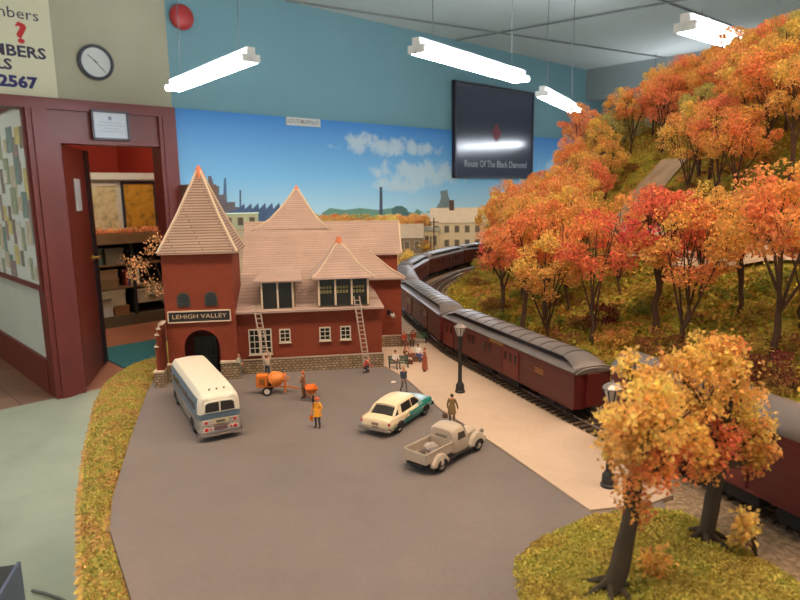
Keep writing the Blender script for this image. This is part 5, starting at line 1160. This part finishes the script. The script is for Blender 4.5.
# =================================================================== PEOPLE
skin_c = mat('painted skin', (214,150,116), .6)
def person(label, loc, az, shirt, trousers, hair=(70,46,34), shoes=(50,38,34), hat=None, pose=None, z=PZ, extra=None, hem=None, build=1.):
    """az: facing direction, degrees clockwise from away-from-camera; the pose is given in metres, +x forward, +y left"""
    J = dict(pelvis=(0,0,.95), spine=(0,0,1.15), chest=(0,0,1.36), neck=(0,0,1.50), head=(.02,0,1.60), top=(.01,0,1.72),
             shL=(0,.18,1.42), elL=(-.03,.25,1.15), wrL=(.05,.26,.90), haL=(.08,.25,.84), shR=(0,-.18,1.42), elR=(-.03,-.25,1.15), wrR=(.05,-.26,.90), haR=(.08,-.25,.84),
             hiL=(0,.10,.90), knL=(.02,.11,.50), anL=(-.02,.12,.08), toL=(.15,.14,.04), hiR=(0,-.10,.90), knR=(.02,-.11,.50), anR=(-.02,-.12,.08), toR=(.15,-.14,.04))
    J.update(pose or {})
    Rr = dict(pelvis=.15, spine=.135, chest=.17, neck=.06, head=.095, top=.085, sh=.075, el=.055, wr=.04, ha=.045, hi=.10, kn=.068, an=.05, to=.045)
    names = list(J); E_ = [('pelvis','spine'),('spine','chest'),('chest','neck'),('neck','head'),('head','top')]
    for s in 'LR': E_ += [('chest','sh'+s),('sh'+s,'el'+s),('el'+s,'wr'+s),('wr'+s,'ha'+s),('pelvis','hi'+s),('hi'+s,'kn'+s),('kn'+s,'an'+s),('an'+s,'to'+s)]
    me = bpy.data.meshes.new('body'); me.from_pydata([J[n] for n in names], [(names.index(a), names.index(b)) for a, b in E_], [])
    o = bpy.data.objects.new('tmp', me); COL.objects.link(o); sk = o.modifiers.new('s', 'SKIN'); sk.use_smooth_shade = True
    for i, n in enumerate(names):
        r = Rr.get(n, Rr.get(n[:2], .1))*build; me.skin_vertices[0].data[i].radius = (r*(1.15 if n in ('chest','pelvis') else 1), r*(.8 if n in ('chest','spine','pelvis') else 1)); me.skin_vertices[0].data[i].use_root = (n == 'pelvis')
    sb = o.modifiers.new('d', 'SUBSURF'); sb.levels = 1
    dg = bpy.context.evaluated_depsgraph_get(); ev = bpy.data.meshes.new_from_object(o.evaluated_get(dg)); bpy.data.objects.remove(o)
    def seg(c):
        best = None
        for a, b in E_:
            A, B_ = Vector(J[a]), Vector(J[b]); t = max(0, min(1, (c-A).dot(B_-A)/max(1e-9, (B_-A).length_squared))); dd = (c-A.lerp(B_, t)).length
            if best is None or dd < best[0]: best = (dd, a, b, t)
        _, a, b, t = best
        if b in ('head','top') or (b == 'neck' and t > .7): return 0
        if b[:2] == 'ha' or (b[:2] == 'wr' and t > .85): return 0
        if a[:2] == 'an' or (b[:2] == 'an' and t > .9): return 3
        if a[:2] in ('hi','kn') or b[:2] == 'hi' or (a == 'pelvis' and t < .35): return 2
        return 1
    mb = MB(); mb.v = [tuple(v.co) for v in ev.vertices]
    for p in ev.polygons: mb.f.append(tuple(p.vertices)); mb.m.append(seg(p.center))
    bpy.data.meshes.remove(ev)
    hd = Vector(J['head']); ax = (Vector(J['top'])-hd).normalized(); fx = Vector((1,0,0)); fx = (fx-ax*fx.dot(ax)).normalized() if abs(ax.x) < .95 else Vector((0,0,1)); sy = ax.cross(fx)
    mid_ = hd+ax*.05
    mb.ball(mid_+fx*.105-ax*.02, .018, 6, 0)                                   # nose
    for s in (-1,1):
        mb.ball(mid_+fx*.088+sy*.036*s+ax*.012, .011, 6, 4); mb.ball(mid_+sy*.095*s-ax*.01, (.02,.02,.03), 6, 0)   # eyes, ears
    mb.ball(mid_+fx*.088-ax*.062, (.008,.024,.006), 6, 5)                      # mouth
    for s in 'LR':                                                             # five fingers each
        w_, h_ = Vector(J['wr'+s]), Vector(J['ha'+s]); d = (h_-w_).normalized(); sd = Vector((1,0,0)) if abs(d.x) < .8 else Vector((0,0,1)); sd = (sd-d*sd.dot(d)).normalized(); inn = d.cross(sd)*(1 if s == 'L' else -1)
        for k, ln_ in enumerate((.065,.080,.075,.058)):
            b = h_+sd*(.03-.02*k)+d*.02; mb.tube([b, b+d*ln_*.6, b+d*ln_*.95+inn*.02], [.010,.009,.007], 5, 0)
        b = h_+sd*.035-d*.01; mb.tube([b, b+sd*.03+d*.025, b+sd*.03+d*.06], [.012,.010,.008], 5, 0)
    T = thing('person', label, 'person', (loc[0], loc[1], ZL+z), PI/2-math.radians(az), HO*1.14)
    nm = lambda c, k: mat('%s %d %d %d' % ((k,)+c), c, .7)
    mb.build('body', [skin_c, nm(shirt,'shirt'), nm(trousers,'trousers'), nm(shoes,'shoes'), mat('eye dark', (30,24,22), .4), mat('lips', (170,90,80), .6)], T, True)
    if hat: 
        c = mid_+ax*.045
        MB().lathe((0,0,0),[(.155,0),(.158,.012),(.105,.018),(.100,.075),(.07,.10),(.02,.108)],16).build('hat', nm(hat,'hat'), T, True); hh = T.children[-1]; hh.location = c; hh.rotation_euler = Vector((0,0,1)).rotation_difference(ax).to_euler()
    hb = MB().ball((0,0,0), (.098,.100,.098), 12); o = hb.build('hair', nm(hair,'hair'), T, True); o.location = mid_+ax*.022-fx*.022
    if hem: hem(T, nm)
    return T
def coat(T, nm, c=(150,92,56), z0=.40, z1=1.02, r0=.27, r1=.19):
    MB().lathe((0,0,0),[(r0,z0),(r0*.9,(z0+z1)/2),(r1,z1),(r1*.85,z1+.12)],16).build('coat_skirt', nm(c,'shirt'), T, True)
WALK = dict(knL=(.16,.10,.52), anL=(.18,.10,.10), toL=(.34,.11,.06), knR=(-.02,-.10,.50), anR=(-.30,-.10,.16), toR=(-.18,-.11,.04), elL=(-.12,.24,1.17), wrL=(-.08,.24,.92), haL=(-.06,.23,.85), elR=(.06,-.24,1.16), wrR=(.22,-.22,.98), haR=(.28,-.21,.94))
SIT = dict(pelvis=(0,0,.56), spine=(-.02,0,.76), chest=(0,0,.97), neck=(.02,0,1.11), head=(.05,0,1.21), top=(.05,0,1.33), shL=(0,.18,1.03), shR=(0,-.18,1.03), elL=(.06,.25,.78), wrL=(.28,.17,.70), haL=(.35,.14,.69), elR=(.06,-.25,.78), wrR=(.28,-.17,.70), haR=(.35,-.14,.69),
           hiL=(.04,.10,.54), knL=(.44,.12,.53), anL=(.46,.12,.10), toL=(.62,.13,.05), hiR=(.04,-.10,.54), knR=(.44,-.12,.53), anR=(.44,-.12,.10), toR=(.60,-.13,.05))
CROUCH = dict(pelvis=(0,0,.42), spine=(.08,0,.58), chest=(.22,0,.76), neck=(.32,0,.88), head=(.38,0,.96), top=(.42,0,1.07), shL=(.22,.18,.82), shR=(.22,-.18,.82), elL=(.40,.24,.62), wrL=(.58,.16,.48), haL=(.64,.12,.45), elR=(.40,-.24,.62), wrR=(.58,-.16,.48), haR=(.64,-.12,.45),
           hiL=(.02,.10,.40), knL=(.42,.14,.48), anL=(.22,.13,.10), toL=(.40,.14,.05), hiR=(.02,-.10,.40), knR=(.36,-.14,.16), anR=(-.08,-.13,.10), toR=(-.14,-.14,.04))
UP = dict(elL=(.10,.24,1.62), wrL=(.12,.17,1.86), haL=(.12,.15,1.94), elR=(.10,-.24,1.62), wrR=(.12,-.17,1.86), haR=(.12,-.15,1.94))
person('person in pale grey green work clothes standing by the right side of the station arch', G(240,378), 110, (142,146,128), (132,138,122), hair=(150,120,90), z=0, pose=dict(elR=(.12,-.24,1.18), wrR=(.28,-.16,1.12), haR=(.34,-.14,1.12)), shoes=(190,170,140))
person('person in pale shirt and dark blue trousers reaching both arms up the ladder', G(268,379), 0, (190,170,150), (58,62,76), hair=(150,92,60), z=0, pose=UP)
person('person in tan overalls standing beside the orange wheelbarrow', G(304,398), -70, (150,104,68), (132,96,66), hat=(204,110,60), z=0, pose=dict(elR=(.06,-.25,1.18), wrR=(.26,-.12,1.28), haR=(.32,-.08,1.32), elL=(.04,.25,1.18), wrL=(.22,.16,1.06), haL=(.28,.14,1.05)))
Y = person('person in a bright yellow orange jacket and dark trousers carrying a bucket across the lot', G(318,428), 200, (240,160,30), (70,62,60), hat=(224,110,60), z=0, pose=dict(elL=(.0,.30,1.18), wrL=(.06,.20,1.0), haL=(.08,.18,.96), elR=(-.02,-.28,1.14), wrR=(.02,-.36,.90), haR=(.03,-.37,.83)), build=1.06, hem=lambda T, nm: coat(T, nm, (240,160,30), .72, 1.02, .24, .19))
bq = Y.location.copy(); ca = Y.rotation_euler.z; hx, hy = .034, -.42
bk_ = thing('bucket', 'orange bucket carried by the person in the yellow orange jacket', 'bucket', bq+Vector((math.cos(ca)*hx-math.sin(ca)*hy, math.sin(ca)*hx+math.cos(ca)*hy, .46))*HO, ca, HO)
MB().lathe((0,0,0),[(.11,0),(.15,.30),(.135,.30),(.10,.03)],14).build('pail', org, bk_, True); MB().tube([(0,.14*math.cos(PI*k/8),.30+.12*math.sin(PI*k/8)) for k in range(9)],.01,6).build('handle', biron, bk_)
person('person in red shirt and dark trousers crouching at the foot of the right ladder', G(364,373), 70, (180,64,52), (48,48,56), hair=(196,150,120), z=0, pose=CROUCH)
person('person in dark blue vest and grey trousers striding over the lot above the sedan', G(404,393), 150, (62,66,86), (112,104,104), hair=(214,160,110), z=0, pose=WALK)
BR = person('person in brown coat seen from behind with a bag at the platform edge', G(452,424,PZ), 20, (136,108,66), (120,96,62), hair=(66,48,38), pose=dict(elR=(.02,-.28,1.16), wrR=(.10,-.30,.92), haR=(.13,-.30,.86)), hem=lambda T, nm: coat(T, nm, (136,108,66), .62, 1.02, .24, .19))
q = G(445,425,PZ); bag = thing('leather_bag', 'brown bag carried low at the left side of the person in the brown coat', 'bag', (q.x,q.y,ZL+PZ+.0055), 0, HO); MB().b2((-.16,-.10,0),(.16,.10,.28)).build('bag_body', mat('bag brown', (96,66,42), .6), bag, bevel=.03); MB().tube([(-.1,0,.28),(-.06,0,.38),(.06,0,.38),(.1,0,.28)],.014,6).build('handle', mat('bag brown', (0,0,0)), bag)
person('person in a long rust brown coat standing at the right of the benches', G(425,371.5,PZ), -100, (158,84,52), (150,76,46), hair=(150,76,44), hem=lambda T, nm: coat(T, nm, (158,84,52), .18, 1.02, .22, .18), pose=dict(elL=(.02,.22,1.16), wrL=(.16,.14,1.08), haL=(.22,.10,1.08), elR=(.02,-.22,1.16), wrR=(.16,-.14,1.08), haR=(.22,-.10,1.08)))
q = G(399,368.5,PZ); person('person in white shirt sitting on the dark green bench at the station corner', (q.x-.0035, q.y+.0015), 150, (226,214,204), (112,96,88), pose=SIT, hair=(96,66,48))
q = G(405,347,PZ); person('person in red top sitting on the green bench against the station wing', (q.x-.001, q.y+.0005), 160, (160,58,46), (120,54,46), pose=SIT, hat=(196,150,120))
q = G(417,345.5,PZ); person('person in dark red jacket sitting on the green bench nearest the train', (q.x-.004, q.y), 195, (132,58,40), (92,60,48), pose=SIT, hair=(70,44,34))
q = G(418,361,PZ)
cr_ = thing('luggage_trunk', 'brown trunk under the seated person in white shirt and blue trousers', 'trunk', (q.x,q.y,ZL+PZ), .3, HO); MB().b2((-.45,-.28,0),(.45,.28,.40)).build('trunk_body', mat('trunk brown', (126,78,48), .6), cr_, bevel=.03); MB().b2((-.47,-.29,.30),(.47,.29,.45)).build('lid', mat('trunk brown dark', (104,62,40), .6), cr_)
person('person in white shirt and bright blue trousers sitting on a trunk among the benches', (q.x, q.y), 150, (226,222,216), (40,84,140), pose=SIT, hair=(90,60,44))
q = G(404,357,PZ); person('person in pink and brown clothes sitting low between the benches', (q.x, q.y), 120, (206,148,122), (124,70,50), pose=CROUCH, hair=(110,60,40))
def case(px, py, c, lb, w=.6, h=.35, rz=.3):
    q = G(px, py, PZ); t_ = thing('suitcase', lb, 'suitcase', q, rz, HO); m_ = mat('suitcase %d %d' % c[:2], c, .6); MB().b2((-w/2,-.12,0),(w/2,.12,h)).build('case_body', m_, t_, bevel=.03); MB().tube([(-.08,0,h),(-.07,0,h+.05),(.07,0,h+.05),(.08,0,h)],.012,5).build('handle', biron, t_)
case(412,357,(150,84,52),'tan suitcase between the two groups of seated people'); case(409,364,(110,58,40),'dark brown suitcase on the platform right of the dark green bench', .7,.4,-.3)
fp = MB().add([(0,0,0),(.004,.0005,0),(.0045,.0035,.0004),(.0005,.003,.0006),(0,0,.0003),(.004,.0005,.0003),(.0045,.0035,.0007),(.0005,.003,.0009)], [(0,3,2,1),(4,5,6,7),(0,1,5,4),(1,2,6,5),(2,3,7,6),(3,0,4,7)]).build('scrap_of_paper', mat('white paper scrap', (226,216,204), .8), None, False, G(391,383)); tag(fp, 'small white scrap of paper lying on the lot left of the striding person', 'paper')
# =================================================================== FAR TOWN MODELS
def house(nm, lb, px, py, w, d, h, roof_h, wc, rc, rz=0., nw=4, rows=2, hip=False, chim=None, ridge='x'):
    q = G(px, py); T = thing(nm, lb, 'building', (q.x, q.y, ZL-.0035), rz); wm = mat('%s wall'%nm, wc, .8, var=.06, vs=30); rm_ = mat('roof %d %d %d'%rc, rc, .8, var=.08, vs=60)
    MB().b2((-w/2,0,0),(w/2,d,h)).build('wall', wm, T)
    e = .004
    if ridge == 'x': MB().prism([(-w/2-e,-e,h-.001),(-w/2-e,d/2,h+roof_h),(-w/2-e,d+e,h-.001)],(w+2*e,0,0)).build('roof', rm_, T)
    else: MB().prism([(-w/2-e,-e,h-.001),(0,-e,h+roof_h),(w/2+e,-e,h-.001)],(0,d+2*e,0)).build('roof', rm_, T)
    for r in range(rows):
        for k in range(nw):
            x = -w/2+w*(k+.5)/nw; z = h*(r+.28)/rows; ww, wh = w/nw*.22, h/rows*.24
            f_ = MB().b2((x-ww*1.25,-.0008,z-.001),(x+ww*1.25,0,z+2*wh+.001)).build('window', mat('town window frame', (196,190,172), .7), T); MB().b2((x-ww,-.0012,z),(x+ww,-.0006,z+2*wh)).build('pane', mat('town window pane', (104,96,84), .4), f_)
    if chim: MB().b2((w*chim-.007,d*.4,h),(w*chim+.007,d*.4+.014,h+roof_h+.022)).build('chimney', mat('town chimney', (84,66,62), .8), T)
    return T
house('workshop_building', 'grey brown two storey workshop with pale roof behind the station roof, at the bend', 407, 252, .085, .10, .043, .036, (140,126,106), (196,180,158), -.05, 3, 1)
house('town_house', 'small cream house with a side roof at the bend of the train', 431, 250, .045, .06, .058, .012, (208,196,160), (150,150,140), -.1, 2, 1)
house('mill_building', 'long pale cream three storey mill behind the bend of the train', 462, 249, .175, .12, .080, .040, (216,204,176), (220,202,178), -.05, 6, 2, chim=-.16)
house('brick_shed', 'long low shed with red roof far back under the painted chimney', 390, 225, .20, .08, .010, .014, (180,150,120), (156,84,70), -.1, 5, 1)
house('tan_building', 'small tan building far back at the foot of the painted chimney', 386, 227, .075, .06, .052, .004, (206,178,120), (190,160,120), -.1, 3, 1)
house('white_office_building', 'low white building with dark windows seen between the tower and the middle roof', 241, 229, .16, .10, .075, .003, (214,224,190), (206,214,190), .2, 3, 1)
house('depot_shed', 'pale flat shed far back right of the mill roof', 470, 226, .26, .10, .03, .02, (196,190,180), (176,170,164), -.1, 5, 1)
for px, py, H in ((436,251,.10),(433,250,.05)):
    q = G(px,py); T = thing('utility_pole', ('tall dark utility pole before the mill' if H > .08 else 'short dark post left of the tall utility pole'), 'pole', (q.x-.01,q.y-.08,ZL-.004)); MB().cyl((0,0,0),(0,0,H),.0016,8).build('pole', BARK, T); MB().b2((-.012,-.001,H*.88),(.012,.001,H*.90)).build('crossarm', BARK, T)
for (px, py, H, cn, lb) in ((425,248,.105,'orange','orange tree between the workshop and the mill at the bend'),(421,251,.05,'gold','low golden bush at the foot of the orange tree at the bend')):
    q = G(px, py); q.z = ZL-.005; clone_tree(0, q, H, px, CO[cn], 'autumn_tree' if H > .08 else 'leafy_bush', lb, wide=1.2, proto=PROTO[px%6] if H > .08 else BUSH[px%2])
for k in range(24):
    px = 300+k*5.2+random.uniform(-1.5,1.5); py = 228+random.uniform(-1,1.5); cn = random.choice(['gold','orange','olive','yellow','gold'])
    q = G(px, py); q.z = ZL-.006; clone_tree(0, q, random.uniform(.068,.092), k, CO[cn], 'leafy_bush', cn+' bush in the far row seen above the station ridge', cn+' bushes of the far row', wide=1.3, proto=BUSH[k%2])
for pr in PROTO+BUSH:
    for o_ in pr: bpy.data.objects.remove(o_)
# =================================================================== WORLD, RENDER VIEW
w = bpy.data.worlds.new('world'); S.world = w; w.use_nodes = True; bg = w.node_tree.nodes['Background']; bg.inputs[0].default_value = (.86,.86,.84,1); bg.inputs[1].default_value = .74
S.view_settings.view_transform = 'Standard'; S.view_settings.look = 'None'; S.view_settings.gamma = 1; S.view_settings.use_curve_mapping = False
S.view_settings.exposure = 0.
